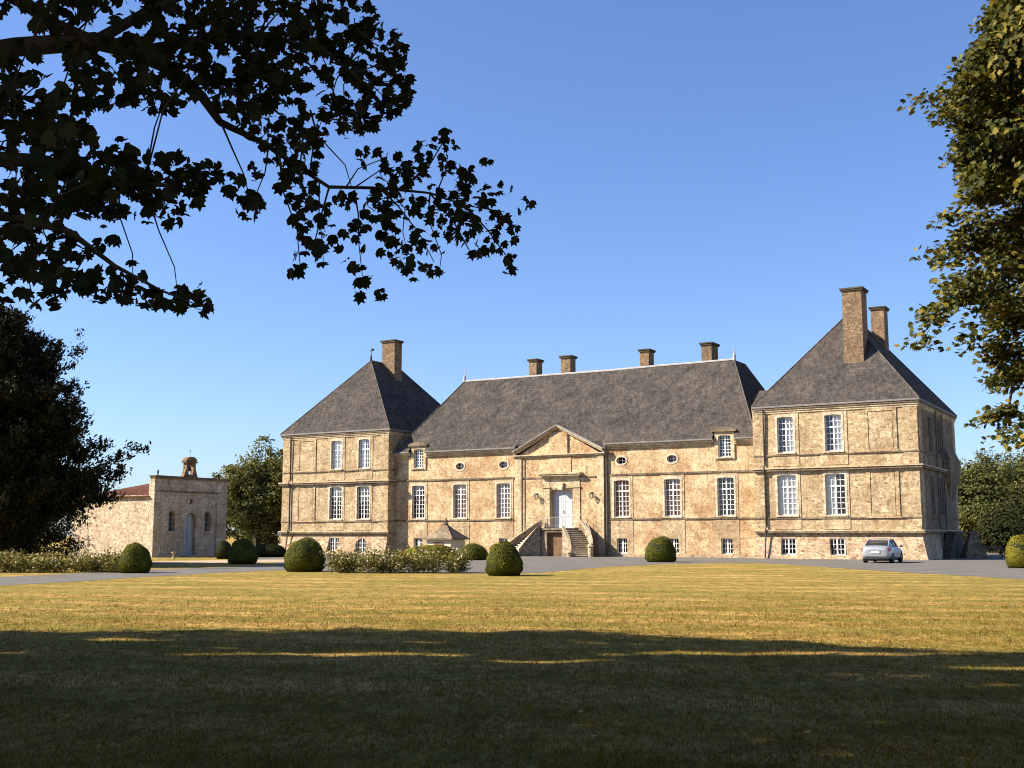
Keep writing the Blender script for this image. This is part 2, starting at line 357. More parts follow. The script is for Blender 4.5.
def crown_points(cen, rad, nclump, per, cr, pw=.45, flat=.7, lump=.25):
    """clump centres in an ellipsoid's outer volume, leaves gathered round each; returns points and outward normals"""
    d = rnd(nclump); 
    k = rng.normal(size=(5, 3)); ph = rng.uniform(0, 6.28, 5)
    bulge = 1+lump*np.sum(np.sin(d@(k.T*2.2)+ph), axis=1)/2.2
    r = rng.uniform(0, 1, nclump)**pw; cl = d*(r*bulge)[:, None]*np.array(rad)+np.array(cen)
    rep = np.repeat(np.arange(nclump), per); off = np.clip(rng.normal(size=(len(rep), 3)), -1.7, 1.7)*np.array([1, 1, flat])*(cr*rng.uniform(.6, 1.3, nclump))[rep][:, None]*.55
    P = cl[rep]+off; out = unit(unit(off)*.7+d[rep]*.6+np.array([0, 0, .5])); return P, out

# ------------------------------------------------------------------ ground: dry lawn, gravel drive
def lawn_mat():
    k = NB('dry_lawn'); o = k.coord()
    n0 = k.noise(o, .16, 5, .6); n1 = k.noise(k.mapping(o, (.40, .8, 1), (0, 0, R(-6))), .6, 6, .7); n2 = k.noise(o, 4, 5, .75); n3 = k.noise(o, 45, 3, .8)
    c = k.ramp(n1, [(.3, (.195, .148, .034)), (.44, (.315, .210, .058)), (.57, (.43, .284, .088)), (.74, (.53, .36, .14))])
    c = k.mix(k.math('MULTIPLY', k.ramp(n0, [(.42, (0, 0, 0)), (.62, (1, 1, 1))]), .55), c, (.19, .165, .034))
    wv = k.n('TexWave', bands_direction='Y'); wv.inputs['Scale'].default_value = .115; wv.inputs['Distortion'].default_value = 3.5; wv.inputs['Detail'].default_value = 2; wv.inputs['Detail Scale'].default_value = .4
    k.l(k.mapping(o, (1, 1, 1), (0, 0, R(14))), wv.inputs['Vector'])
    c = k.mix(k.math('MULTIPLY', k.ramp(wv.outputs['Fac'], [(.35, (1, 1, 1)), (.65, (0, 0, 0))]), .55), c, (.235, .20, .046)); c = k.mix(.5, c, k.ramp(wv.outputs['Fac'], [(.3, (.9, .92, .85)), (.7, (1.12, 1.06, 1.08))]), 'MULTIPLY')
    n4 = k.noise(k.mapping(o, (.9, .45, 1), (0, 0, R(-10))), 3.0, 5, .75); c = k.mix(.9, c, k.ramp(n4, [(.33, (.52, .54, .46)), (.5, (1, 1, 1)), (.67, (1.45, 1.40, 1.42))]), 'MULTIPLY')
    n8 = k.noise(k.mapping(o, (1, .25, 1)), 13, 3, .8); c = k.mix(.8, c, k.ramp(n8, [(.33, (.5, .5, .45)), (.5, (1, 1, 1)), (.68, (1.5, 1.46, 1.5))]), 'MULTIPLY')
    c = k.mix(.7, c, k.ramp(n2, [(.3, (.58, .6, .55)), (.5, (1, 1, 1)), (.72, (1.35, 1.3, 1.3))]), 'MULTIPLY')
    c = k.mix(.6, c, k.ramp(n3, [(.3, (.5, .5, .5)), (.55, (1.05, 1.05, 1.05)), (.8, (1.5, 1.45, 1.4))]), 'MULTIPLY')
    k.col(c); k.b.inputs['Roughness'].default_value = .95; k.b.inputs['Specular IOR Level'].default_value = .05
    k.bump(k.math('ADD', n3, k.math('MULTIPLY', n2, .8)), .8, .05); return k.m
M_LAWN = lawn_mat()
def gravel_mat():
    k = NB('gravel'); o = k.coord(); n1 = k.noise(o, .5, 5, .6); n2 = k.noise(o, 30, 3, .8); n3 = k.noise(k.mapping(o, (.25, 1, 1)), 1.4, 4, .6)
    c = k.ramp(n1, [(.3, (.110, .100, .086)), (.7, (.155, .141, .120))])
    c = k.mix(.6, c, k.ramp(n2, [(.3, (.6, .6, .6)), (.7, (1.3, 1.3, 1.3))]), 'MULTIPLY'); c = k.mix(.4, c, k.ramp(n3, [(.35, (.8, .78, .75)), (.65, (1.15, 1.13, 1.1))]), 'MULTIPLY')
    k.col(c); k.bump(n2, .5, .02); return k.m
M_GRAV = gravel_mat()
m = MB(); S = 2600
m.face([(-S, -S, 0), (S, -S, 0), (S, S, 0), (-S, S, 0)]); tag(m.build('lawn', M_LAWN), kind='structure')
# gravel: near edge then far edge, smoothed with a wobble
def smooth(px, n=16):
    pts = [gp(*p) for p in px]; out = []
    for i in range(len(pts)-1):
        p0, p1, p2, p3 = pts[max(i-1, 0)], pts[i], pts[i+1], pts[min(i+2, len(pts)-1)]
        for j in range(n):
            t = j/n; q = .5*((2*p1)+(p2-p0)*t+(2*p0-5*p1+4*p2-p3)*t*t+(3*p1-p0-3*p2+p3)*t**3); q.x += random.uniform(-.12, .12); q.y += random.uniform(-.14, .14); out.append(q)
    return out+[pts[-1]]
near = smooth([(-160, 600), (0, 586), (70, 582), (140, 577.5), (210, 573.5), (280, 570.5), (330, 571), (400, 572.5), (470, 573.5), (540, 572.8), (600, 567.5), (680, 564), (750, 563), (800, 565.3), (860, 569.5), (940, 574.5), (1024, 579.5), (1200, 592)])
far = smooth([(-160, 583), (0, 577), (60, 574.3), (118, 571.3), (150, 569.8), (225, 567.2), (285, 564.8)])
gv = near+[Vector((60, 42, 0)), Vector((70, 110, 0)), Vector((-40, 125, 0)), gp(262, 561)]+list(reversed(far))
m = MB(); m.face([(p.x, p.y, .005) for p in gv]); tag(m.build('gravel_drive', M_GRAV), kind='structure')
# worn sandy path across to the chapel
m = MB(); pth = [gp(225, 563.2), gp(286, 562.2), gp(286, 559.6), gp(215, 560.2), gp(150, 561.5), gp(150, 563.5)]
m.face([(p.x, p.y, .009) for p in pth]); tag(m.build('sandy_path', simple('sand', (.38, .29, .19), .95, .1, 0, .2)), kind='structure')

# ------------------------------------------------------------------ the chateau
U = Vector((math.sin(R(59.4)), -math.cos(R(59.4)), 0)); NI = Vector((math.cos(R(59.4)), math.sin(R(59.4)), 0))
P0 = Vector((28.12, 79.77, 0)); RZ = math.atan2(U.y, U.x)
ch = empty('chateau', P0, RZ, label='long stone chateau with slate roofs, two corner pavilions and a central pediment', cat='chateau')
def W(s, n, z=0): return P0+U*s+NI*n+Vector((0, 0, z))
BAT = .40
def batter(z, zt=1.85): return BAT*max(0, 1-z/zt)**1.2
def sash(x0, x1, z0, z1, y, parent, cols=4, rows=(5, 2), split=.70, t=.034, thick=.07, paint=None):
    f = MB(); d = .06
    for a, b, c, e in ((x0, x0+thick, z0, z1), (x1-thick, x1, z0, z1), (x0+thick, x1-thick, z0, z0+thick*1.3), (x0+thick, x1-thick, z1-thick, z1)): f.box(a, b, y, y+d, c, e)
    xm = (x0+x1)/2; a0, a1 = x0+thick, x1-thick
    if cols % 2 == 0 and cols > 2 or len(rows) > 1: f.box(xm-thick*.7, xm+thick*.7, y-.01, y+d-.003, z0+thick*1.3, z1-thick)
    zb = [(z0+thick*1.3, z1-thick, rows[0])]
    if len(rows) > 1:
        zt = z0+(z1-z0)*split; f.box(a0, a1, y-.014, y+d-.005, zt-thick*.6, zt+thick*.6); zb = [(z0+thick*1.3, zt-thick*.6, rows[0]), (zt+thick*.6, z1-thick, rows[1])]
    for i in range(1, cols):
        xx = a0+(a1-a0)*i/cols
        if abs(xx-xm) < .05 and (cols > 2 or len(rows) > 1): continue
        f.box(xx-t/2, xx+t/2, y+.012, y+d-.012, z0+thick, z1-thick)
    for c, e, r in zb:
        for i in range(1, r):
            zz = c+(e-c)*i/r; f.box(a0, a1, y+.016, y+d-.016, zz-t/2, zz+t/2)
    return f.build('sash', paint or M_WHITE, parent)
def window(kind, cx, w_, z0, z1, yf, inner, rows=(5, 2), split=.70, cols=4, surround=.16, sill=True, dep=.21, proud=.05, label=None, name='window', sur=True):
    """stone surround with a real opening (the part), sash, pane, inner blind and sill (sub-parts). yf = outer wall face"""
    x0, x1 = cx-w_/2, cx+w_/2; y = yf-proud
    m = MB()
    if sur: 
        P = lambda x, z, d: (x, y+d, z)
        hk = 'rect' if kind == 'rect' else kind
        if kind == 'oval':
            n = 32; rings = [[(cx+(w_/2+e)*math.cos(2*math.pi*j/n), (z0+z1)/2+((z1-z0)/2+e)*math.sin(2*math.pi*j/n)) for j in range(n)] for e in (0, surround)]
            for j in range(n):
                a, b = rings[0][j], rings[0][(j+1) % n]; c, d = rings[1][(j+1) % n], rings[1][j]
                m.face([(a[0], y, a[1]), (b[0], y, b[1]), (c[0], y, c[1]), (d[0], y, d[1])]); m.face([(d[0], y, d[1]), (c[0], y, c[1]), (c[0], yf+.02, c[1]), (d[0], yf+.02, d[1])]); m.face([(a[0], y, a[1]), (b[0], y, b[1]), (b[0], yf+.02, b[1]), (a[0], yf+.02, a[1])])
        else:
            X0, X1, Z0, Z1 = x0-surround, x1+surround, z0-.02, z1+surround
            m.wall(P, X0, X1, Z0, Z1, [(hk, x0, x1, z0, z1)], proud+.01)
            for a, b in (((X0, Z0), (X0, Z1)), ((X0, Z1), (X1, Z1)), ((X1, Z1), (X1, Z0)), ((X1, Z0), (X0, Z0))):
                m.face([(a[0], y, a[1]), (b[0], y, b[1]), (b[0], yf+.03, b[1]), (a[0], yf+.03, a[1])])
        root = m.build(name, M_SURR, ch, label=label)
    else:
        m.box(x0-.02, x1+.02, yf+dep+.02, yf+dep+.05, z0-.02, z1+.02); root = m.build(name, M_DARK, ch, label=label)
    ys = yf+dep-.06
    sash(x0-.01, x1+.01, z0-.01, z1+.01, ys, root, cols, rows, split)
    g = MB(); g.box(x0, x1, ys+.026, ys+.034, z0, z1); g.build('pane', M_GLASS, root)
    b = MB()
    for i in range(2):
        if inner in (M_CURT, M_SHUT) and random.random() < .16: continue
        xa = x0-.05+i*(w_+.1)/2; b.box(xa+.012, xa+(w_+.1)/2-.012, ys+.10, ys+.125, z0-.05, z1+.05)
    if b.f: b.build('inner_shutter' if inner in (M_SHUT,) else ('curtain' if inner == M_CURT else 'dark_interior'), inner, root)
    bk = MB(); bk.box(x0-.08, x1+.08, ys+.14, ys+.16, z0-.08, z1+.08); bk.build('room_back', M_DARK, root)
    if sill:
        s_ = MB(); s_.box(x0-.14, x1+.14, yf-.13, yf+dep-.07, z0-.11, z0-.012); s_.build('sill', M_ASH, root)
    return root

# pavilions ---------------------------------------------------------------------
def pavilion(xL, xR, wins, blinds, depth, side, tagname):
    """xL..xR along the front; wins / blinds = opening centres"""
    xc, hw = (xL+xR)/2, (xR-xL)/2; yc = depth/2
    def PF(x, z, d, y0=0):                                    # front face
        b = batter(z); return ((xL+(x-xL)*(1+b/(2*hw)) if side else xR+(x-xR)*(1+b/(2*hw))), y0+d-b, z)
    base = [('rect', c-.56, c+.56, .28, 1.45) for c in wins[:2]]
    if len(wins) > 2: base = [('rect', c-.56, c+.56, .28, 1.45) for c in wins]
    if tagname == 'left': base[1] = ('round', wins[1]-.62, wins[1]+.62, .15, 1.42)
    gf = [('arch', c-.70, c+.70, 3.12, 6.08) for c in wins[:2]]; uf = [('arch', c-.60, c+.60, 7.70, 10.34) for c in wins[:2]]
    m = MB(); m.wall(PF, xL, xR, 1.85, 10.95, gf+uf, .33)
    # side and back faces, battered too
    def loop(z): b = batter(z); bl_, br_ = (0, b) if side else (b, 0); return [(xL-bl_, -b, z), (xR+br_, -b, z), (xR+br_, depth+b, z), (xL-bl_, depth+b, z)]
    A, B = loop(1.85), loop(10.95)
    for i in (1, 2, 3): m.face([A[i], A[(i+1) % 4], B[(i+1) % 4], B[i]])
    m.build('wall', M_RUB, ch, label='mottled ochre rubble wall of the %s pavilion' % tagname)
    b_ = MB(); b_.wall(PF, xL, xR, 0, 1.85, base, .33, zs=(.2, .5, .9, 1.3, 1.6)); zl = [0, .25, .5, .9, 1.3, 1.85]
    for z0, z1 in zip(zl, zl[1:]):
        A, B = loop(z0), loop(z1)
        for i in (1, 2, 3): b_.face([A[i], A[(i+1) % 4], B[(i+1) % 4], B[i]])
    b_.build('battered_base', M_BASE, ch)
    # corner quoin strips and the pale chains round the windows: raised ashlar
    q = MB()
    for a, b in ((xL-.012, xL+.95), (xR-.95, xR+.012)): q.box(a, b, -.045, .30, 1.9, 10.6)
    if side: 
        for a, b in ((.301, 1.25), (depth-.95, depth)): q.box(xR-.3, xR+.045, a, b, 1.9, 10.6)
    q.build_each('corner_quoins', M_RUB, ch)
    c_ = MB()
    for c in wins[:2]:
        for zz, hole in (((2.12, 6.34), ('arch', c-.70, c+.70, 3.12, 6.08)), ((6.72, 10.6), ('arch', c-.60, c+.60, 7.70, 10.34))):
            P = lambda x, z, d: (x, -.035+d, z)
            hw_ = 1.0
            c_.wall(P, c-hw_, c+hw_, zz[0], zz[1], [hole], .04)
            for a, b in (((c-hw_, zz[0]), (c-hw_, zz[1])), ((c+hw_, zz[1]), (c+hw_, zz[0]))): c_.face([(a[0], -.035, a[1]), (b[0], -.035, b[1]), (b[0], .03, b[1]), (a[0], .03, a[1])])
    c_.build_each('window_chain', M_CHAIN, ch)
    bl = MB()
    for c in blinds:                                          # walled-up openings: a frame with a recessed panel
        for z0, z1 in ((3.0, 6.1), (7.66, 10.42)):
            x0, x1 = c-.86, c+.86
            for a, b, e, f in ((x0-.26, x0, z0, z1+.24), (x1, x1+.26, z0, z1+.24), (x0, x1, z1, z1+.24)): bl.box(a, b, -.06, .02, e, f)
            bl.box(x0+.05, x1-.05, -.03, .02, z0, z1-.06)
            bl.box(x0-.34, x1+.34, -.10, .02, z0-.12, z0-.002)
    bl.build_each('blind_window_frame', M_RUB, ch)
    pp = MB()
    for c in blinds:
        s_ = -1 if tagname == 'left' else 1
        for (dx, z, ww, hh) in ((.35*s_, 8.75, .75, .42), (-.2*s_, 9.7, .95, .35), (.2*s_, 3.5, .7, .4)): pp.box(c+dx-ww/2, c+dx+ww/2, -.036, .0, z-hh/2, z+hh/2)
    pp.build_each('repair_block', M_ASH, ch)
    # string courses round front and right side, plain sill bands, cornice
    def ring(z0, z1, pr, mat_, nm, top=None):
        k = MB(); pL = min(pr, .02) if side else pr; k.box(xL-pL, xR+pr, -pr, .2, z0, z1)
        k.box(xR-.2, xR+pr, .2, depth+pr, z0, z1); k.box(xL-pL, xL+.2, .2, depth+pr, z0, z1); k.box(xL+.2, xR-.2, depth-.2, depth+pr, z0, z1)
        return k.build(nm, mat_, ch)
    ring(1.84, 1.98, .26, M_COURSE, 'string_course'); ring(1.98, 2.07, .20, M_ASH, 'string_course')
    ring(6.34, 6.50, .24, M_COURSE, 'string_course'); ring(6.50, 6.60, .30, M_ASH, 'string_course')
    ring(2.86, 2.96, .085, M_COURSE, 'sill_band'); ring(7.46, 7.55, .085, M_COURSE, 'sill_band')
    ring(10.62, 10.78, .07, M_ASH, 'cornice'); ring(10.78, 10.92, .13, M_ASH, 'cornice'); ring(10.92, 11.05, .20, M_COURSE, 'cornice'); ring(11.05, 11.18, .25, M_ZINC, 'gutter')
    cols_ = {'left': (M_DARK, M_CURT), 'right': (M_CURT, M_CURT)}[tagname]
    for i, c in enumerate(wins[:2]):
        window('arch', c, 1.40, 3.12, 6.08, -.0, cols_[0], rows=(5, 2), dep=.22, proud=.055, surround=.15, label='tall ground floor window of the %s pavilion' % tagname)
        window('arch', c, 1.20, 7.70, 10.34, -.0, cols_[1], rows=(4, 2), split=.66, dep=.22, proud=.055, surround=.15, label='upper window of the %s pavilion' % tagname)
    for i, (k_, x0, x1, z0, z1) in enumerate(base):
        zt = (z0+z1)/2; window('rect' if k_ == 'rect' else 'round', (x0+x1)/2, x1-x0, z0, z1, -batter(zt), M_DARK if tagname == 'left' else M_CURT, rows=(3,), cols=4, dep=.24, proud=.02, surround=.16, sill=False, sur=False, label='small basement window of the %s pavilion' % tagname, name='basement_window')
    dp = MB(); xx = xL+1.0 if tagname == 'left' else -10.88
    xx += .12*0; dp.tube([(xx, -.16, 10.9), (xx, -.10, 6.9), (xx, -.28, 6.7), (xx, -.28, 6.3), (xx, -.12, 6.1), (xx, -.12, 2.4), (xx, -.28, 2.1), (xx, -.30, 1.7), (xx, -.55, .05)], .055, 8); dp.build('downpipe', M_IRON, ch)
    # hipped roof with a short ridge
    e = .25; eL = .03 if side else e; E = [(xL-eL, -e), (xR+e, -e), (xR+e, depth+e), (xL-eL, depth+e)]; zE, zR = 11.18, 18.5; nf, nb = 5.25, (10.8 if side else 9.3)
    if not side: nb = depth-5.4
    r = MB(); a, b, c, d = [(x, y, zE) for x, y in E]; f, g = (xc, nf, zR), (xc, nb, zR)
    def tri(p, q, t, nu=14, nv=12):                           # triangular slope as a fine grid, slightly uneven
        p, q, t = map(Vector, (p, q, t)); nr = (q-p).cross(t-p).normalized(); rows = []
        for j in range(nv+1):
            v = j/nv; l = p*(1-v)+t*v; rr = q*(1-v)+t*v; k = max(1, round(nu*(1-v))) if j < nv else 0
            rows.append([l*(1-i/k)+rr*(i/k) if k else l for i in range(k+1)])
        for j in range(nv):
            A, B = rows[j], rows[j+1]
            na, nb_ = len(A), len(B); i = k = 0
            while i < na-1 or k < nb_-1:
                if k >= nb_-1 or (i < na-1 and (i+1)/(na-1) <= (k+1)/max(nb_-1, 1)): r.face([A[i], A[i+1], B[k]]); i += 1
                else: r.face([A[i], B[k+1], B[k]]); k += 1
    tri(a, b, f); tri(c, d, g); r.patch(b, c, g, f, 16, 12, .02); r.patch(d, a, f, g, 16, 12, .02); r.face([a, b, c, d])
    if tagname == 'right':                                    # low spur roof towards the central block
        z2 = 12.5; s0, s1 = xL-.03, -10.2; ny = -e+(z2-zE)/((zR-zE)/(nf+e))
        sr = s0+.35; r.face([(s0, -e-.006, zE+.004), (s1, -e-.006, zE+.004), (s1, ny-.006, z2), (sr, ny-.006, z2)]); r.face([(sr, ny, z2), (s1, ny, z2), (s1, ny+2.6, zE), (s0, ny+2.6, zE)]); r.face([(s0, -e, zE), (sr, ny, z2), (s0, ny+2.6, zE)])
    roof = r.build('roof', M_SLATE, ch, label='steep hipped slate roof of the %s pavilion' % tagname)
    rd = MB()
    rd.tube([f, g], .09, 6)
    rd.build('ridge_capping', M_ZINC, roof)
    for p, q in ((a, f), (b, f), (c, g), (d, g)):
        hp = MB(); hp.tube([Vector(p)+Vector((0, 0, .02)), Vector(q)+Vector((0, 0, .02))], .035, 6); hp.build('hip_capping', M_HIP, roof)
    if tagname == 'left':
        fi = MB(); fi.lathe(xc, nf, [(.12, 18.4), (.10, 18.9), (.05, 19.0), (.025, 19.4), (.02, 19.8)], 8); fi.tube([(xc-.16, nf, 19.45), (xc+.2, nf, 19.55)], .04, 6); fi.lathe(xc+.2, nf, [(.02, 19.42), (.13, 19.5), (.13, 19.62), (.02, 19.7)], 8); fi.build('finial', M_IRON, roof)
    return roof
def chimney(roof, x0, x1, y0, y1, zb, zt, pot=False):
    k = MB(); k.box(x0, x1, y0, y1, zb, zt-.22); k.box(x0-.06, x1+.06, y0-.06, y1+.06, zb+.0, zb+.01)
    c = k.build('chimney', M_CHIM, roof); q = MB(); q.box(x0-.10, x1+.10, y0-.10, y1+.10, zt-.22, zt-.10); q.box(x0-.15, x1+.15, y0-.15, y1+.15, zt-.10, zt); q.build('chimney_cap', M_DARKST, roof); return c
WL = (-51.05, -48.0); 
rL = pavilion(-57.9, -45.5, (-51.45, -48.27), (-55.0,), 14.8, False, 'left')
chimney(rL, -51.65, -50.1, 6.9, 8.1, 14.5, 20.7)
rR = pavilion(-11.72, 0.1, (-9.27, -5.75, -2.41), (-2.41,), 14.3, True, 'right')
chimney(rR, -5.30, -3.88, 2.1, 3.7, 13.0, 19.95); chimney(rR, -5.05, -4.02, 9.9, 11.2, 14.5, 19.85)
# right flank of the right pavilion: grimy masonry skin with shade put into its colour, blind windows, corbelled latrine
X = .1
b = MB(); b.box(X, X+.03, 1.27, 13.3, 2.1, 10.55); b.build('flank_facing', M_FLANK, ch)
for yy in (4.2, 7.6):
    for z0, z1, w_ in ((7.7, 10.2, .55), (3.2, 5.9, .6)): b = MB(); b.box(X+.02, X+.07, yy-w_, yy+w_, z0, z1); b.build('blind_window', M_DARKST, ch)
b = MB(); X += .02
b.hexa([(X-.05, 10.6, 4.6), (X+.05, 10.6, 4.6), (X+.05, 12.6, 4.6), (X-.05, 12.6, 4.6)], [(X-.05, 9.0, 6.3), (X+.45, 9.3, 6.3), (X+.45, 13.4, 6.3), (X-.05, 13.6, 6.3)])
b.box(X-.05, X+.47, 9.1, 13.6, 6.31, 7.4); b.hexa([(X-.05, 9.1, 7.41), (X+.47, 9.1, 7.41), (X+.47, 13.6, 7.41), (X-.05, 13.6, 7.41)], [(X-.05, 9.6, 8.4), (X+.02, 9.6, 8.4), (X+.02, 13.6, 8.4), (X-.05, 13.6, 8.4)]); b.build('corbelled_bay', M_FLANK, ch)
for yy in (6.0, 8.4): b = MB(); b.tube([(.24, yy, 10.8), (.24, yy, 2.0), (.45, yy, .1)], .055, 8); b.build('downpipe', M_PIPE, ch)
b = MB()
for i in range(11): b.box(.30, .95, 5.0+i*.26, 7.9, i*.175, (i+1)*.175-.002)
b.box(.30, .95, 7.91, 11.0, 0, 1.95); b.build('side_steps', M_DARKST, ch)

# central block ------------------------------------------------------------------
YC = .95; XA, XB = -45.5, -11.75; BAYL, BAYR, YB = -32.75, -24.5, .72
WX = (-42.87, -38.48, -34.08, -23.05, -18.68, -14.32)
holes = [('arch', c-.66, c+.66, 3.14, 6.06) for c in WX]+[('rect', c-.45, c+.45, .26, 1.44) for c in WX]+[('oval', c-.42, c+.42, 7.33, 7.92) for c in WX[1:5]]+[('rect', c-.55, c+.55, 7.58, 8.95) for c in (WX[0], WX[5])]
P = lambda x, z, d: (x, YC+d, z)
m = MB(); m.wall(P, XA, BAYL, 0, 8.95, [h for h in holes if h[2] < BAYL], .32); m.wall(P, BAYR, XB, 0, 8.95, [h for h in holes if h[1] > BAYR], .32)
m.face([(XA, 14, 0), (XB, 14, 0), (XB, 14, 8.95), (XA, 14, 8.95)]); m.build('wall', M_REND, ch, label='limewashed central wall between the two pavilions')
DX0, DX1 = -29.35, -27.35
PBay = lambda x, z, d: (x, YB+d, z)
m = MB(); m.wall(PBay, BAYL, BAYR, 0, 8.15, [('arch', DX0, DX1, 2.27, 5.45)], .42)
for x in (BAYL, BAYR): m.face([(x, YB, 0), (x, YC+.1, 0), (x, YC+.1, 8.15), (x, YB, 8.15)])
m.face([(BAYL+.1, YB, 8.15), (BAYR-.1, YB, 8.15), ((BAYL+BAYR)/2, YB, 10.5)]); m.build('wall', M_REND, ch, label='limewashed wall of the pedimented door bay')
m = MB()
for c in WX:
    for z0, z1, hole in ((3.06, 6.42, ('arch', c-.66, c+.66, 3.14, 6.06)), (.0, 2.88, ('rect', c-.45, c+.45, .26, 1.44))):
        hw_ = .98 if z0 > 1 else 1.0; y = YC-(.035 if z0 > 1 else .03)
        m.wall(lambda x, z, d: (x, y+d, z), c-hw_, c+hw_, z0, z1, [hole], .06)
        for x in (c-hw_, c+hw_): m.face([(x, y, z0), (x, y, z1), (x, YC+.03, z1), (x, YC+.03, z0)])
m.build_each('window_chain', M_CHAIN, ch)
bay_inner = [M_DARK, M_SHUT, M_SHUT, M_SHUT, M_SHUT, M_DARK]
for i, c in enumerate(WX):
    window('arch', c, 1.32, 3.14, 6.06, YC, bay_inner[i], rows=(5, 2), dep=.22, proud=.055, surround=.15, label='tall window of the central block with %s behind it' % ('a dark room' if bay_inner[i] == M_DARK else 'closed red brown shutters'))
    window('rect', c, .90, .26, 1.44, YC, M_DARK, rows=(3,), cols=4, dep=.22, sill=False, sur=False, name='basement_window')
for c in WX[1:5]: window('oval', c, .84, 7.33, 7.92, YC, M_DARK, rows=(2,), cols=2, surround=.13, sill=False, dep=.3, proud=.03, name='oval_window')
def cseg(a, b, yf, z, nm='cornice'):
    for z0, z1, pr, mt in ((z, z+.14, .12, M_ASH), (z+.14, z+.27, .24, M_ASH), (z+.27, z+.38, .34, M_ASH), (z+.38, z+.49, .42, M_ZINC)):
        k = MB(); k.box(a, b, yf-pr, yf+.1, z0, z1); k.build('gutter' if mt == M_ZINC else nm, mt, ch)
DW = .86
cseg(XA, WX[0]-DW, YC, 8.56); cseg(WX[0]+DW, BAYL-.02, YC, 8.56); cseg(BAYR+.02, WX[5]-DW, YC, 8.56); cseg(WX[5]+DW, XB, YC, 8.56)
k = MB()
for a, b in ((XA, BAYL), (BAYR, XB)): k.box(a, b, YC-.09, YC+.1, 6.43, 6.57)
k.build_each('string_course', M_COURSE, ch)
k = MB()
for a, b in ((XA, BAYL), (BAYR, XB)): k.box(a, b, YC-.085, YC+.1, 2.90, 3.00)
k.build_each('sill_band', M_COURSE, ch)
# dormers
for c in (WX[0], WX[5]):
    m = MB(); y = YC-.10; hole = ('arch', c-.50, c+.50, 7.62, 9.28); X0, X1, Z0, Z1 = c-.80, c+.80, 7.45, 9.62
    m.wall(lambda x, z, d: (x, y+d, z), X0, X1, Z0, Z1, [hole], .4)
    for x in (X0, X1): m.face([(x, y, Z0), (x, y, Z1), (x, y+2.2, Z1), (x, y+2.2, Z0)])
    m.face([(X0, y, Z0), (X1, y, Z0), (X1, y+.14, Z0), (X0, y+.14, Z0)]); m.face([(X0, y, Z1), (X1, y, Z1), (X1, y+2.2, Z1), (X0, y+2.2, Z1)])
    d = m.build('dormer', M_ASH, ch, label='stone dormer breaking through the eaves')
    n = 10; pr = [(c+1.02*math.cos(math.pi*j/n), 9.63+.26*math.sin(math.pi*j/n)) for j in range(n+1)]+[(c-1.02, 9.55), (c+1.02, 9.55)]
    k = MB(); k.prism(pr, 'y', y-.16, y+2.4); k.build('dormer_roof', M_COURSE, d)
    for sx in (-1, 1):
        k = MB(); k.prism([(c+sx*.845, 8.62), (c+sx*1.12, 8.62), (c+sx*1.05, 8.85), (c+sx*.845, 9.05)], 'y', y-.02, y+.3); k.build('scroll_bracket', M_ASH, d)
    sash(c-.51, c+.51, 7.60, 9.29, y+.20, d, 4, (6,)); g = MB(); g.box(c-.5, c+.5, y+.225, y+.233, 7.62, 9.28); g.build('pane', M_GLASS, d)
    k = MB(); k.box(c-.6, c+.6, y+.42, y+.44, 7.5, 9.4); k.build('dark_interior', M_DARK, d)
    k = MB(); k.box(c-.58, c+.58, y-.05, y+.2, 7.52, 7.612); k.build('sill', M_ASH, d)
# bay pilasters, pediment, door case
k = MB()
for a, b in ((BAYL-.012, BAYL+.62), (BAYR-.55, BAYR+.012)): k.box(a, b, YB-.07, YB+.1, .0, 8.1)
k.build_each('bay_pilaster', M_ASH, ch)
cxb = (BAYL+BAYR)/2; zp = 8.12; apx = 10.74; e = .06
k = MB(); k.box(BAYL-.1, BAYR+.1, YB-.16, YB+.12, zp, zp+.13); k.box(BAYL-.18, BAYR+.18, YB-.26, YB+.12, zp+.13, zp+.22); k.build('cornice', M_ASH, ch)
for sx in (-1, 1):
    xe = BAYL-e if sx < 0 else BAYR+e
    for t0, t1, pr, mt, nm in ((0, .14, .24, M_ASH, 'raking_cornice'), (.14, .26, .38, M_ASH, 'raking_cornice'), (.26, .31, .44, M_LEAD, 'lead_flashing')):
        k = MB(); zb = zp+.24
        k.prism([(xe, zb+t0), (cxb, apx-.3+t0), (cxb, apx-.3+t1), (xe, zb+t1)], 'y', YB-pr, YB+.2); k.build(nm, mt, ch)
# slate roof behind the pediment, running back into the main slope
k = MB(); zt = apx-.3+.26; zb = zp+.24+.26
for sx in (-1, 1):
    xe = BAYL-e if sx < 0 else BAYR+e; k.face([(xe, YB-.3, zb), (cxb, YB-.3, zt), (cxb, YB+2.6, zt), (xe, YB+.3, zb)])
k.build('pediment_roof', M_SLATE, ch)
k = MB(); k.box(-29.45, -27.75, YB-.12, YB+.05, 8.36, 10.15); k.build('pediment_block', M_REND, ch)
k = MB(); k.box(-29.45, -27.45, YB-.05, YB+.05, 6.80, 8.05); k.build('tablet', M_REND, ch)
k = MB(); k.box(-30.3, -26.5, YB-.42, YB+.05, 6.52, 6.66); k.box(-30.4, -26.4, YB-.5, YB+.05, 6.66, 6.76); k.box(-30.1, -26.7, YB-.22, YB+.05, 6.36, 6.52); k.build('door_entablature', M_ASH, ch)
k = MB(); k.box(BAYL+.62, -30.1, YB-.05, YB+.1, 6.34, 6.46); k.box(-26.7, BAYR-.55, YB-.05, YB+.1, 6.34, 6.46); k.build_each('string_course', M_COURSE, ch)
k = MB()
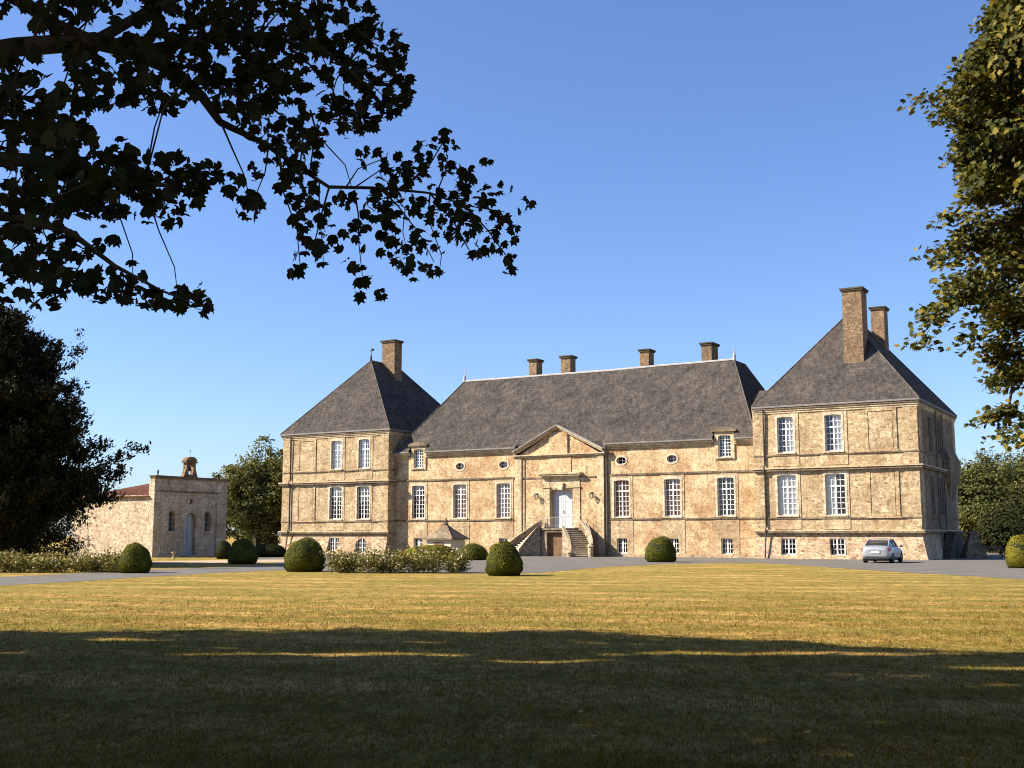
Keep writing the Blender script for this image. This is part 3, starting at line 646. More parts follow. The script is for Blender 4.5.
for a, b in ((-30.05, -29.45), (-27.25, -26.65)):
    k.box(a, b, YB-.07, YB+.05, 2.3, 5.55); k.box(a-.06, b+.06, YB-.13, YB+.05, 5.55, 5.66); k.box(a+.02, b-.02, YB-.06, YB+.05, 5.66, 6.36)
k.box(-29.44, -27.26, YB-.05, YB+.05, 5.5, 6.36); k.build_each('door_pilaster', M_ASH, ch)
k = MB(); k.prism([(-28.62, 5.38), (-28.23, 5.38), (-28.10, 5.95), (-28.75, 5.95)], 'y', YB-.2, YB+.02); k.build('keystone', M_ASH, ch)
d = MB(); d.box(DX0+.02, -28.36, YB+.36, YB+.41, 2.27, 5.5); d.box(-28.34, DX1-.02, YB+.36, YB+.41, 2.27, 5.5)
for x0 in (DX0+.16, -28.22):
    for z0, z1 in ((2.45, 3.25), (3.4, 4.5), (4.65, 5.2)):
        for a, b, c_, e_ in ((x0, x0+.66, z0, z0+.04), (x0, x0+.66, z1-.04, z1), (x0, x0+.04, z0, z1), (x0+.62, x0+.66, z0, z1)): d.box(a, b, YB+.345, YB+.37, c_, e_)
dr = d.build('door', M_DOORW, ch, label='tall white double door at the top of the steps'); h = MB(); h.tube([(-28.36, YB+.3, 3.5), (-28.36, YB+.3, 3.7)], .02, 6); h.build('handle', M_IRON, dr)
dp = MB(); dp.tube([(-24.30, YC-.35, 8.75), (-24.30, YC-.32, 8.3), (-24.30, YC-.14, 8.0), (-24.30, YC-.14, .05)], .07, 8); dp.lathe(-24.3, YC-.3, [(.1, 8.1), (.2, 8.35), (.2, 8.5)], 8); dp.build('downpipe', M_PIPE, ch)
dp = MB(); dp.tube([(-32.05, YB-.16, 8.1), (-32.05, YB-.16, .05)], .045, 8); dp.build('downpipe', M_PIPE, ch)
# main roof
nE, zE, nR, zR = YC-.40, 9.05, 5.67, 15.8; sl_ = (zR-zE)/(nR-nE)
def fs(s, z): return (s, nE+(z-zE)/sl_, z)
def hipx(z, left): t = (z-zE)/(zR-zE); return (XA+.2)*(1-t)-41.1*t if left else (XB+.05)*(1-t)-15.05*t
r = MB(); zd = 9.75
sp = [XA+.05, WX[0]-.85, WX[0]+.85, BAYL+.1, BAYR-.1, WX[5]-.85, WX[5]+.85, XB+.05]
for i in range(7):
    a, b = sp[i], sp[i+1]
    if i in (1, 3, 5): continue
    r.patch(fs(a if i else hipx(zE, 1), zE), fs(b, zE), fs(min(b, hipx(zd, 0)), zd), fs(max(a, hipx(zd, 1)), zd), max(2, int((b-a)*1.2)), 2, .0)
r.patch(fs(hipx(zd, 1), zd), fs(hipx(zd, 0), zd), fs(-15.05, zR), fs(-41.1, zR), 44, 12, .035)
nb = 14.3-nR
for z0, z1 in ((zE, zR),):
    r.patch((XB+.05, nE, zE), (XB+.05, 14.4, zE), (-15.05, nR+2.7, zR), (-15.05, nR, zR), 8, 10, .015); r.patch((XA+.2, 14.4, zE), (XA+.2, nE, zE), (-41.1, nR, zR), (-41.1, nR+2.7, zR), 8, 10, .015)
    r.face([(-41.1, nR+2.7, zR), (-15.05, nR+2.7, zR), (XB+.05, 14.4, zE), (XA+.2, 14.4, zE)]); r.face([(-41.1, nR, zR), (-15.05, nR, zR), (-15.05, nR+2.7, zR), (-41.1, nR+2.7, zR)])
q_ = YB+.03; zq = zE+(q_-nE)*sl_; r.face([(BAYL+.1, q_, zq), (BAYR-.1, q_, zq), (BAYR-.1, q_+.01, 8.4), (BAYL+.1, q_+.01, 8.4)]); r.patch((BAYL+.1, q_, zq), (BAYR-.1, q_, zq), fs(BAYR-.1, zd), fs(BAYL+.1, zd), 8, 1)
rC = r.build('roof', M_SLATE, ch, label='long hipped slate roof of the central block')
k = MB(); pts = [(-41.1+26.05*i/12, nR, zR+.03+random.uniform(-.03, .03)-.06*math.sin(math.pi*i/12)) for i in range(13)]; k.tube(pts, .10, 6)
k.build('ridge_capping', M_LEAD, rC)
for q_, w_ in ((XB+.05, -15.05), (XA+.2, -41.1)):
    k = MB(); k.tube([(q_, nE, zE+.05), (w_, nR, zR+.03)], .04, 6); k.build('hip_capping', M_HIP, rC)
for x in (-41.1, -15.05):
    k = MB(); k.lathe(x, nR, [(.13, zR-.05), (.12, zR+.45), (.06, zR+.55), (.02, zR+.8), (.018, zR+1.15)], 8); k.tube([(x-.14, nR, zR+.85), (x+.14, nR, zR+.85)], .02, 6); k.lathe(x, nR, [(.02, zR+.9), (.07, zR+.98), (.02, zR+1.05)], 8); k.build('finial', M_LEAD, rC)
for x0, x1, zt, dd in ((-34.45, -33.68, 17.4, 1.05), (-31.2, -30.25, 17.45, 1.0), (-23.55, -22.75, 17.4, 1.1), (-18.0, -17.12, 17.5, 1.5)): chimney(rC, x0, x1, nR+.35, nR+.35+dd, 14.8, zt)
# foot weathering strip: low rubble skirt
k = MB()
for a, b in ((XA, BAYL), (BAYR, XB)): k.box(a, b, YC-.075, YC+.05, 0, .24)
k.build_each('plinth', M_BASE, ch)

# double staircase: landing over a niche, two curved flights
st = MB(); LX0, LX1, LY = -29.45, -27.15, -1.05
st.wall(lambda x, z, d: (x, LY+d, z), LX0, LX1, 0, 2.1, [('rect', -28.8, -27.4, .0, 1.92)], 1.2)
for x in (LX0, LX1): st.face([(x, LY, 0), (x, YB, 0), (x, YB, 2.1), (x, LY, 2.1)])
st.box(LX0-.06, LX1+.06, LY-.08, YB, 2.1, 2.25)
stair = st.build('staircase', M_STAIR, ch, label='double curved stone staircase up to the door')
k = MB(); k.box(-28.85, -27.35, LY+.30, LY+.36, 0, 1.95); k.build('niche_door', M_BROWN, stair)
def arc(cx, cy, r, t, mir): a = R(65)-t*R(45); x = cx+r*math.cos(a); y = cy+r*math.sin(a); return (2*((LX0+LX1)/2)-x if mir else x, y)
NS = 13
for mir in (0, 1):
    cx, cy, ri, ro = LX1-1.15, LY-2.36, 2.6, 4.05
    k = MB(); wd = [(LX1+.003, LY), (LX1+.46, YB-.45), (LX1+.46, YB-.01), (LX1+.003, YB-.01)]; wd = [(LX0+LX1-x, y) for x, y in reversed(wd)] if mir else wd; k.prism(wd, 'z', 0, 2.248); k.build('landing_wing', M_STAIR, stair)
    k = MB(); tr = MB()
    for i in range(NS):
        t0, t1 = i/NS, (i+1)/NS+.04; zt = 2.25-(i+1)*.1607
        if zt < .05: continue
        A = [arc(cx, cy, ri, t0, mir), arc(cx, cy, ro, t0, mir), arc(cx, cy, ro, t1, mir), arc(cx, cy, ri, t1, mir)]
        k.hexa([(x, y, 0) for x, y in A], [(x, y, zt-.05) for x, y in A])
        B = [arc(cx, cy, ri, t0, mir), arc(cx, cy, ro, t0, mir), arc(cx, cy, ro, t1+.015, mir), arc(cx, cy, ri, t1+.015, mir)]
        tr.hexa([(x, y, zt-.049) for x, y in B], [(x, y, zt) for x, y in B])
    k.build('flight', M_STAIR, stair); tr.build('tread', M_SURR, stair)  # treads paler than the flight: lit step edges put into the colour
    for rr, hh in ((ri-.2, .05 if not mir else .28), (ro+.02, .62)):
        k = MB(); n = 14; cpb = MB()
        for i in range(n):
            t0, t1 = i/n, (i+1)/n; za, zb = 2.25-t0*2.09+hh, 2.25-t1*2.09+hh
            A = [arc(cx, cy, rr, t0, mir), arc(cx, cy, rr+.2, t0, mir), arc(cx, cy, rr+.2, t1, mir), arc(cx, cy, rr, t1, mir)]
            k.hexa([(x, y, 0) for x, y in A], [(A[0][0], A[0][1], za), (A[1][0], A[1][1], za), (A[2][0], A[2][1], zb), (A[3][0], A[3][1], zb)])
            B = [arc(cx, cy, rr-.04, t0, mir), arc(cx, cy, rr+.24, t0, mir), arc(cx, cy, rr+.24, t1, mir), arc(cx, cy, rr-.04, t1, mir)]
            cpb.hexa([(B[0][0], B[0][1], za+.002), (B[1][0], B[1][1], za+.002), (B[2][0], B[2][1], zb+.002), (B[3][0], B[3][1], zb+.002)], [(B[0][0], B[0][1], za+.09), (B[1][0], B[1][1], za+.09), (B[2][0], B[2][1], zb+.09), (B[3][0], B[3][1], zb+.09)])
        k.build('parapet', M_STAIR, stair); cpb.build('parapet_coping', M_ASH, stair)
        x, y = arc(cx, cy, rr+.1, 1.02, mir); k = MB(); f_ = 1 if rr > 3 else .42; k.lathe(x, y, [(.2, 0), (.2, .75*f_), (.27, .78*f_), (.27, .88*f_), (.2, .92*f_), (.12, 1.05*f_)], 12); k.build('newel', M_ASH, stair)
        if rr > 3:
            k = MB(); pts = [(*arc(cx, cy, rr+.1, i/10, mir), 2.25-i/10*2.09+hh+.55) for i in range(11)]; k.tube(pts, .016, 6)
            for i in range(0, 11): p = pts[i]; k.tube([p, (p[0], p[1], p[2]-.5)], .013, 5)
            k.build('railing', M_RAIL, stair)
k = MB(); k.tube([(LX0, LY, 3.12), (LX1, LY, 3.12)], .016, 6); k.tube([(LX0, LY, 2.42), (LX1, LY, 2.42)], .010, 6)
for i in range(12): x = LX0+(LX1-LX0)*i/11; k.tube([(x, LY, 2.25), (x, LY, 3.12)], .008, 5)
k.build('railing', M_RAIL, stair)

# wall lanterns: bracket, cage, panes, cap
for i, x in enumerate((-30.6, -25.5)):
    p = W(x, YB, 4.6); L = empty('wall_lantern', p, RZ, cat='lantern', group='lanterns either side of the door', label=('iron lantern on the wall left of the white door' if i == 0 else 'iron lantern on the wall right of the white door'))
    k = MB(); k.box(-.06, .06, -.03, .0, .1, .8); k.tube([(0, -.02, .72), (0, -.25, .85), (0, -.45, .82)], .018, 6); k.tube([(0, -.02, .3), (0, -.2, .7), (0, -.25, .85)], .014, 6); k.build('bracket', M_IRON, L)
    k = MB(); z0, z1, a, b = .05, .55, .11, .2
    for sx in (-1, 1):
        for sy in (-1, 1): k.tube([(sx*a, -.45+sy*a, z0), (sx*b, -.45+sy*b, z1)], .016, 5)
    k.box(-a, a, -.45-a, -.45+a, z0-.04, z0); k.box(-b, b, -.45-b, -.45+b, z1, z1+.03); k.build('cage', M_IRON, L)
    k = MB(); k.hexa([(-a, -.45-a, z0), (a, -.45-a, z0), (a, -.45+a, z0), (-a, -.45+a, z0)], [(-b+.01, -.45-b+.01, z1), (b-.01, -.45-b+.01, z1), (b-.01, -.45+b-.01, z1), (-b+.01, -.45+b-.01, z1)]); k.build('pane', M_GLASS, L)
    k = MB(); k.lathe(0, -.45, [(.27, z1+.03), (.12, z1+.17), (.05, z1+.2), (.03, z1+.28)], 8); k.build('cap', M_IRON, L); L.scale = (.68, .68, .68)

# ------------------------------------------------------------------ chapel (front faces the court, long wall faces the camera's left)
CP = gp(152, 557.6); cp = empty('chapel', CP, RZ, label='small stone chapel with bellcote, blue grey door and red tiled roof', cat='chapel')
# local x = along the long wall (front corner at 0, going -x), local y = along the front
LW, FW, HW, HP = 9.3, 7.7, 4.75, 6.15
m = MB(); m.box(-LW, -.45, 0, .5, 0, HW); m.box(-LW, -.45, FW-.5, FW, 0, HW); m.face([(-LW, .5, 0), (-LW, FW-.5, 0), (-LW, FW-.5, HW), (-LW, FW/2, HW+.0), (-LW, .5, HW)]); m.build('wall', M_CHAP, cp, label='sunlit rubble side wall')
PFc = lambda y, z, d: (.0-d, y, z)
hol = [('round', 1.45, 2.15, 2.0, 3.55), ('round', 3.15, 4.35, .0, 3.45), ('round', 5.25, 5.95, 2.0, 3.55), ('rect', 3.62, 3.9, 4.15, 4.5)]
m = MB(); m.wall(PFc, 0, FW, 0, HP, hol, .4)
for y in (0, FW): m.face([(0, y, 0), (-.45, y, 0), (-.45, y, HP), (0, y, HP)])
m.face([(-.45, 0, HW), (-.45, FW, HW), (-.45, FW, HP), (-.45, 0, HP)]); m.face([(0, 0, HP), (0, FW, HP), (-.45, FW, HP), (-.45, 0, HP)]); m.build('front_wall', M_CHAPF, cp, label='shaded ashlar front wall')
m = MB(); m.box(-.60, .012, -.02, .40, .0, HP-.15); m.build('corner_quoins', M_CHAPF, cp)
m = MB(); m.box(-.012, .07, FW-1.15, FW-.75, 0, HP-.2); m.build('pilaster', M_CHAPF, cp)
m = MB(); m.box(-.52, .16, -.12, FW+.12, HP, HP+.10); m.box(-.48, .09, -.06, FW+.06, HP-.12, HP-.002); m.box(.0, .08, .56, FW-.81, 5.0, 5.12); m.build('cornice', M_COURSE, cp)
for y0 in (1.45, 5.25):
    k = MB(); k.box(-.42, -.38, y0-.05, y0+.75, 1.95, 3.6); wn = k.build('window', M_DARK, cp); k = MB()
    for yy in (y0+.33,): k.box(-.37, -.33, yy, yy+.05, 2.0, 3.55)
    for zz in (2.35, 2.7, 3.05): k.box(-.365, -.335, y0, y0+.7, zz, zz+.03)
    k.build('sash', M_DOORB, wn); k = MB(); k.box(-.35, -.345, y0, y0+.7, 2.0, 3.55); k.build('pane', M_GLASS, wn)
    k = MB(); k.box(-.02, .10, y0-.12, y0+.82, 1.86, 1.985); k.build('sill', M_CHAPF, wn)
k = MB(); k.box(-.40, -.33, 3.1, 3.735, 0, 3.5); k.box(-.40, -.33, 3.765, 4.4, 0, 3.5)
for y0 in (3.22, 3.82):
    for z0, z1 in ((.3, 1.3), (1.45, 2.7)):
        for a, b, c, e in ((y0, y0+.44, z0, z0+.05), (y0, y0+.44, z1-.05, z1), (y0, y0+.05, z0, z1), (y0+.39, y0+.44, z0, z1)): k.box(-.335, -.305, a, b, c, e)
dc = k.build('door', M_DOORB, cp); k = MB(); k.tube([(-.29, 3.72, 1.3), (-.29, 3.72, 1.5)], .02, 6); k.build('handle', M_IRON, dc)
k = MB(); k.box(0, .6, 2.9, 4.6, 0, .12); k.build('doorstep', M_CHAPF, cp)
k = MB(); yr, zr = FW/2, HW+1.18; LH = 4.2
k.patch((-LW-.15, -.25, HW-.12), (-.46, -.25, HW-.12), (-.46, yr, zr), (-LH, yr, zr), 20, 8, .025); k.patch((-.46, FW+.25, HW-.12), (-LW-.15, FW+.25, HW-.12), (-LH, yr, zr), (-.46, yr, zr), 20, 8, .025); k.face([(-LW-.15, FW+.25, HW-.12), (-LW-.15, -.25, HW-.12), (-LH, yr, zr)])
rf = k.build('roof', M_TILE, cp); k = MB(); k.tube([(-LH, yr, zr+.02), (-.46, yr, zr+.02)], .1, 6); k.build('ridge_capping', M_TILE, rf)
# bellcote
k = MB(); yb, z0 = FW/2-.12, HP+.10
k.wall(lambda y, z, d: (-.02-d, y, z), yb-.62, yb+.62, z0, z0+1.45, [('round', yb-.34, yb+.34, z0+.25, z0+1.25)], .5)
k.wall(lambda y, z, d: (-.53+d*.001, y, z), yb-.62, yb+.62, z0, z0+1.45, [('round', yb-.34, yb+.34, z0+.25, z0+1.25)], .5)
for y in (yb-.62, yb+.62): k.face([(-.02, y, z0), (-.53, y, z0), (-.53, y, z0+1.45), (-.02, y, z0+1.45)])
n = 10; k.prism([(yb+.72*math.cos(math.pi*j/n), z0+1.45+.42*math.sin(math.pi*j/n)) for j in range(n+1)], 'x', -.6, .06)
for y, s_ in ((yb-.62, -1), (yb+.62, 1)): k.hexa([(-.5, y, z0), (-.05, y, z0), (-.05, y+s_*.35, z0), (-.5, y+s_*.35, z0)], [(-.5, y, z0+.7), (-.05, y, z0+.7), (-.05, y+s_*.04, z0+.7), (-.5, y+s_*.04, z0+.7)])
k.box(-.62, .08, yb-.8, yb+.8, z0+1.30, z0+1.42)
bc = k.build('bellcote', M_CHIM, cp); bc.location = (-.06, yb*.22, z0*.13); bc.scale = (.78, .78, .87); k = MB(); k.lathe(-.27, yb, [(.24, z0+.55), (.2, z0+.62), (.14, z0+.85), (.08, z0+.95), (.03, z0+1.2)], 12); k.build('bell', M_IRON, bc)
k = MB(); k.tube([(-.27, yb, z0+1.85), (-.27, yb, z0+2.6)], .018, 6); k.tube([(-.27, yb-.18, z0+2.35), (-.27, yb+.18, z0+2.35)], .014, 6); k.build('cross', M_IRON, bc)
k = MB(); k.lathe(-.6, 0.8, [(.06, HP-.2), (.05, HP+.3), (.09, HP+.4), (.02, HP+.6)], 8); k.build('finial', M_IRON, cp)

# small stone pot by the chapel door
p = gp(173.5, 559.3); k = MB(); k.lathe(0, 0, [(.20, 0), (.20, .10), (.11, .16), (.10, .5), (.16, .58), (.25, .72), (.27, .82), (.2, .84)], 14); o = k.build('stone_urn', M_ASH, None, True); o.location = p; o.scale = (.62, .62, .62); tag(o, 'small pale stone urn standing on the grass before the chapel door', 'urn')

# stone well house
wp = W(-33.9, -8.0); we = empty('well_house', wp, RZ, label='low stone well house with a pointed slab roof and carved finial', cat='well')
k = MB(); k.box(-1.1, 1.1, -1.0, 1.0, 0, 1.35); k.box(-1.2, 1.2, -1.1, 1.1, 0, .12); k.build('wall', simple('limewash', (.62, .53, .36), .9, .15, 0, .15), we)
k = MB(); k.box(-1.42, 1.42, -1.25, 1.25, 1.351, 1.45); k.hexa([(-1.36, -1.2, 1.451), (1.36, -1.2, 1.451), (1.36, 1.2, 1.451), (-1.36, 1.2, 1.451)], [(-.5, -.35, 2.15), (.5, -.35, 2.15), (.5, .35, 2.15), (-.5, .35, 2.15)]); k.hexa([(-.5, -.35, 2.151), (.5, -.35, 2.151), (.5, .35, 2.151), (-.5, .35, 2.151)], [(-.06, -.05, 2.55), (.06, -.05, 2.55), (.06, .05, 2.55), (-.06, .05, 2.55)]); k.build('roof', M_COURSE, we)
k = MB(); k.lathe(0, 0, [(.16, 2.45), (.2, 2.55), (.1, 2.65), (.14, 2.8), (.05, 2.95), (.02, 3.1)], 10); k.hexa([(-.45, -.07, 2.3), (-.1, -.07, 2.45), (-.1, .07, 2.45), (-.45, .07, 2.3)], [(-.3, -.05, 2.5), (-.08, -.05, 2.75), (-.08, .05, 2.75), (-.3, .05, 2.5)]); k.build('finial', M_DARKST, we)
k = MB(); k.box(-.45, .45, -1.03, -.985, .15, 1.15); k.build('door', M_BROWN, we)

# stone pyramid and iron gate in the shade beyond the right pavilion
p = gp(974, 558.2); k = MB(); k.hexa([(-.85, -.6, 0), (.85, -.6, 0), (.85, .6, 0), (-.85, .6, 0)], [(-.28, -.2, 1.75), (.28, -.2, 1.75), (.28, .2, 1.75), (-.28, .2, 1.75)]); k.box(-.38, .38, -.3, .3, 1.751, 1.86); k.hexa([(-.3, -.22, 1.861), (.3, -.22, 1.861), (.3, .22, 1.861), (-.3, .22, 1.861)], [(-.02, -.02, 2.1), (.02, -.02, 2.1), (.02, .02, 2.1), (-.02, .02, 2.1)])
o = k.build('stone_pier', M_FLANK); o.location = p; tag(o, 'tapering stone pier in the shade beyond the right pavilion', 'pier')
p = gp(994, 557.2); be = empty('garden_bench', p, R(8), label='dark wooden bench in deep shade under the right-hand trees', cat='bench')
k = MB()
for i in range(3): k.box(-.9, .9, -.22+i*.15, -.10+i*.15, .42, .46)
k.build('seat', M_BROWN, be); k = MB()
for i in range(2): k.box(-.9, .9, .24, .28, .6+i*.15, .72+i*.15)
k.build('backrest', M_BROWN, be)
for sx in (-1, 1):
    k = MB(); k.box(sx*.8-.04, sx*.8+.04, -.22, -.14, 0, .42); k.box(sx*.8-.04, sx*.8+.04, .17, .235, 0, .88); k.build('leg', M_BROWN, be)

# ------------------------------------------------------------------ silver saloon car, seen from behind
cpz = gp(882, 563.2); HEAD = R(61)                         # heading angle of local +x
car = empty('parked_car', cpz+Vector((.68, 1.9, 0)), HEAD, label='silver saloon car parked on the gravel before the right pavilion', cat='car')
M_PAINT = simple('silver_paint', (.42, .43, .445), .32, .5, .55); M_TINT = simple('tinted_glass', (.02, .024, .028), .06, .6); M_TYRE = simple('tyre_rubber', (.02, .02, .02), .85, .2); M_RIM = simple('alloy_rim', (.45, .45, .46), .35, .5, .7); M_RED = simple('tail_lamp_red', (.22, .012, .010), .2, .5); M_BLK = simple('black_plastic', (.025, .025, .026), .6, .3); M_CHROME = simple('chrome', (.7, .7, .7), .15, .5, .9); M_PLATE = simple('number_plate', (.72, .72, .70), .5, .3)
# stations x (front = +), half widths and heights: floor, sill, belt
stn = [(-2.27, .62, .42, .80, .40), (-2.24, .76, .30, .93, .55), (-2.10, .84, .22, 1.02, .60), (-1.75, .885, .20, 1.055, .62), (-1.0, .895, .18, 1.03, .62), (0, .895, .18, 1.0, .62), (.9, .89, .18, .97, .62), (1.55, .875, .20, .92, .60), (2.0, .82, .22, .82, .55), (2.22, .70, .28, .68, .48), (2.28, .50, .34, .58, .44)]
k = MB(); rings = []
for x, w_, zb, zt, zm in stn:
    prof = [(-w_*.86, zb), (-w_*.98, zb+.10), (-w_, zm), (-w_*.985, zm+(zt-zm)*.6), (-w_*.90, zt-.02), (-w_*.6, zt+.015), (0, zt+.025)]
    prof = prof+[(-a, b) for a, b in reversed(prof[:-1])]; rings.append([(x, a, b) for a, b in prof])
nr = len(rings[0])
for A, B in zip(rings, rings[1:]):
    for i in range(nr): k.face([A[i], A[(i+1) % nr], B[(i+1) % nr], B[i]])
k.face(rings[0]); k.face(list(reversed(rings[-1]))); body = k.build('body', M_PAINT, car, True)
md = body.modifiers.new('sub', 'SUBSURF'); md.levels = md.render_levels = 1
# greenhouse: tinted glass volume, roof skin and pillars over it
gs = [(-1.72, .66, .66, 1.045, 1.06), (-1.15, .72, .60, 1.03, 1.36), (-.55, .74, .575, 1.0, 1.43), (.15, .74, .57, .98, 1.425), (.62, .72, .55, .97, 1.34), (1.22, .68, .66, .93, .955)]
k = MB(); rg = [[(x, -a, zb), (x, -b_, zt-.03), (x, -b_*.8, zt), (x, b_*.8, zt), (x, b_, zt-.03), (x, a, zb)] for x, a, b_, zb, zt in gs]
for A, B in zip(rg, rg[1:]):
    for i in range(5): k.face([A[i], A[i+1], B[i+1], B[i]])
k.build('windows', M_TINT, car, True)
k = MB(); o_ = .014
for A, B in zip(rg[1:4], rg[2:5]):
    for i in (1, 2, 3): k.face([tuple(Vector(p)+Vector((0, 0, o_))) for p in (A[i], A[i+1], B[i+1], B[i])])
k.build('roof', M_PAINT, car, True)
for sx in (-1, 1):
    k = MB()
    def pil(p, q, r_=.035): k.tube([p, q], r_, 6)
    k.tube([(gs[0][0], sx*.70, 1.05), (gs[1][0], sx*.63, 1.35), (gs[2][0], sx*.595, 1.415), (gs[3][0], sx*.59, 1.41), (gs[4][0], sx*.57, 1.33), (gs[5][0], sx*.70, .945)], .04, 6); k.tube([(-.35, sx*.76, 1.0), (-.38, sx*.60, 1.41)], .03, 6); k.build('pillar', M_PAINT, car)
    k = MB(); k.box(.72, .86, sx*1.0-.09, sx*1.0+.09, .95, 1.08); k.tube([(.8, sx*.86, .98), (.8, sx*.95, 1.0)], .025, 6); k.build('mirror', M_PAINT, car)
    k = MB(); k.hexa([(-2.265, sx*.50, .70), (-2.20, sx*.80, .70), (-1.93, sx*.895, .74), (-1.98, sx*.6, .74)], [(-2.24, sx*.46, .86), (-2.16, sx*.80, .90), (-1.90, sx*.875, .94), (-1.98, sx*.6, .9)]); k.build('tail_lamp', M_RED, car)
    k = MB(); k.hexa([(2.18, sx*.5, .58), (2.0, sx*.83, .60), (1.8, sx*.85, .62), (1.9, sx*.5, .6)], [(2.12, sx*.5, .70), (1.95, sx*.80, .74), (1.75, sx*.84, .76), (1.85, sx*.5, .74)]); k.build('headlight', M_CHROME, car)
    for xx in (-.42, .55):
        k = MB(); k.tube([(xx-.35, sx*.905, .82), (xx-.18, sx*.905, .82)], .018, 6); k.build('door_handle', M_CHROME, car)
    for xx in (-1.36, 1.40):
        wl = MB(); n = 20
        pr = [(.20, -.11), (.29, -.115), (.325, -.08), (.325, .08), (.29, .115), (.20, .11)]
        for a in range(n):
            for (r0, y0), (r1, y1) in zip(pr, pr[1:]):
                q = []
                for (rr, yy, t) in ((r0, y0, a), (r0, y0, a+1), (r1, y1, a+1), (r1, y1, a)): th = 2*math.pi*t/n; q.append((xx+rr*math.cos(th), sx*.78+yy, .325+rr*math.sin(th)))
                wl.face(q)
        wo = wl.build('wheel', M_TYRE, car, True); k = MB()
        k.tube([(xx, sx*.70, .325), (xx, sx*.86, .325)], .205, 16)
        k.build('rim', M_RIM, wo)
k = MB(); k.box(-2.31, -2.24, -.26, .26, .60, .71); k.build('number_plate', M_PLATE, car)
k = MB(); k.box(-2.29, -2.2, -.62, .62, .29, .40); k.build('rear_valance', M_BLK, car)
k = MB(); k.box(-2.295, -2.23, -.36, .36, .745, .775); k.build('boot_trim', M_CHROME, car)
k = MB(); k.box(-1.9, 1.9, -.7, .7, .14, .26); k.build('underbody', M_BLK, car)

# ------------------------------------------------------------------ clipped domes and hedges
def dome(name, px, py, wpx, hpx, label, group, mat_=M_L_BOX, n=9000, stretch=1.0, cat='bush', ls=.055):
    p = gp(px, py); mp = p.y/1160; a = wpx*mp/2; h = hpx*mp
    d = rnd(n); d[:, 2] = d[:, 2]*1.0; zc = h*.38; ph = rng.uniform(0, 6, 3); rr = rng.normal(1.0, .017, n)+.025*np.sin(d[:, 0]*7+d[:, 1]*5+ph[0])+.02*np.sin(d[:, 2]*9+d[:, 0]*4+ph[1])+.03*np.sin(d[:, 0]*2.5+d[:, 2]*3+ph[2])+np.where(rng.uniform(0, 1, n) < .03, np.abs(rng.normal(0, .06, n)), 0)
    Pn = d*rr[:, None]*np.array([a*stretch, a, 0])+np.array([0, 0, 0]); Pn[:, 2] = np.where(d[:, 2] > 0, zc+d[:, 2]*(h-zc)*rr, zc+d[:, 2]*zc); Pn[:, :2] *= np.where(d[:, 2] > 0, 1-.07*np.sin(np.clip(d[:, 2], 0, 1)*math.pi), 1)[:, None]
    Pn[:, :2] *= np.where(d[:, 2] < 0, 1.0/np.sqrt(np.clip(1-d[:, 2]**2*.92, .16, 1)), 1)[:, None]
    V = leaves(Pn, d+rnd(n)*.55, rnd(n), rng.uniform(.7, 1.3, n)*ls, HEXL)
    root = empty(name, p, 0, label=label, cat=cat, group=group)
    np_object('foliage', V, 6, mat_, root)
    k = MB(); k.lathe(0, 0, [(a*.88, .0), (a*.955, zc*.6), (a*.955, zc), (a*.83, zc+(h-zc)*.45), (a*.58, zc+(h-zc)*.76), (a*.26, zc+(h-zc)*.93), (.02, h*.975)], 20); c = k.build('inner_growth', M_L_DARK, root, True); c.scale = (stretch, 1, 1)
    return root
TG = 'clipped dome shrubs along the drive'
dome('topiary_bush', 134.5, 573, 31, 29, 'clipped green dome standing in front of the chapel corner', TG)
dome('topiary_bush', 304.5, 571.5, 40, 33, 'clipped green dome left of the white rose hedge, before the left pavilion', TG)
dome('topiary_bush', 504, 575.5, 36, 33.5, 'clipped green dome in front of the foot of the staircase', TG)
dome('topiary_bush', 661, 562, 31, 25, 'clipped green dome close to the central wall, right of the staircase', TG)
dome('topiary_bush', 1021, 568, 27, 33, 'clipped yellow green dome at the right edge under the overhanging tree', TG, M_L_YBOX)
dome('topiary_bush', 242.5, 564, 29, 25, 'clipped green dome between the chapel and the left pavilion', TG)
dome('shrub', 224, 559, 16, 18, 'dark small shrub at the right end of the chapel front', None, M_L_DARK, 4000)
dome('hedge_bush', 473, 560, 29, 16, 'rounded dark green bush beside the stone well house', None, M_L_BOX, 6000, 1.0)
dome('hedge_bush', 430, 562, 62, 16.5, 'low wide yellow green bush between the rose hedge and the well house', None, M_L_YBOX, 9000, 1.0, ls=.09)
dome('hedge_bush', 268, 557, 36, 13, 'dark low hedge at the foot of the tree, left of the left pavilion', None, M_L_DARK, 6000, 1.0, ls=.09)
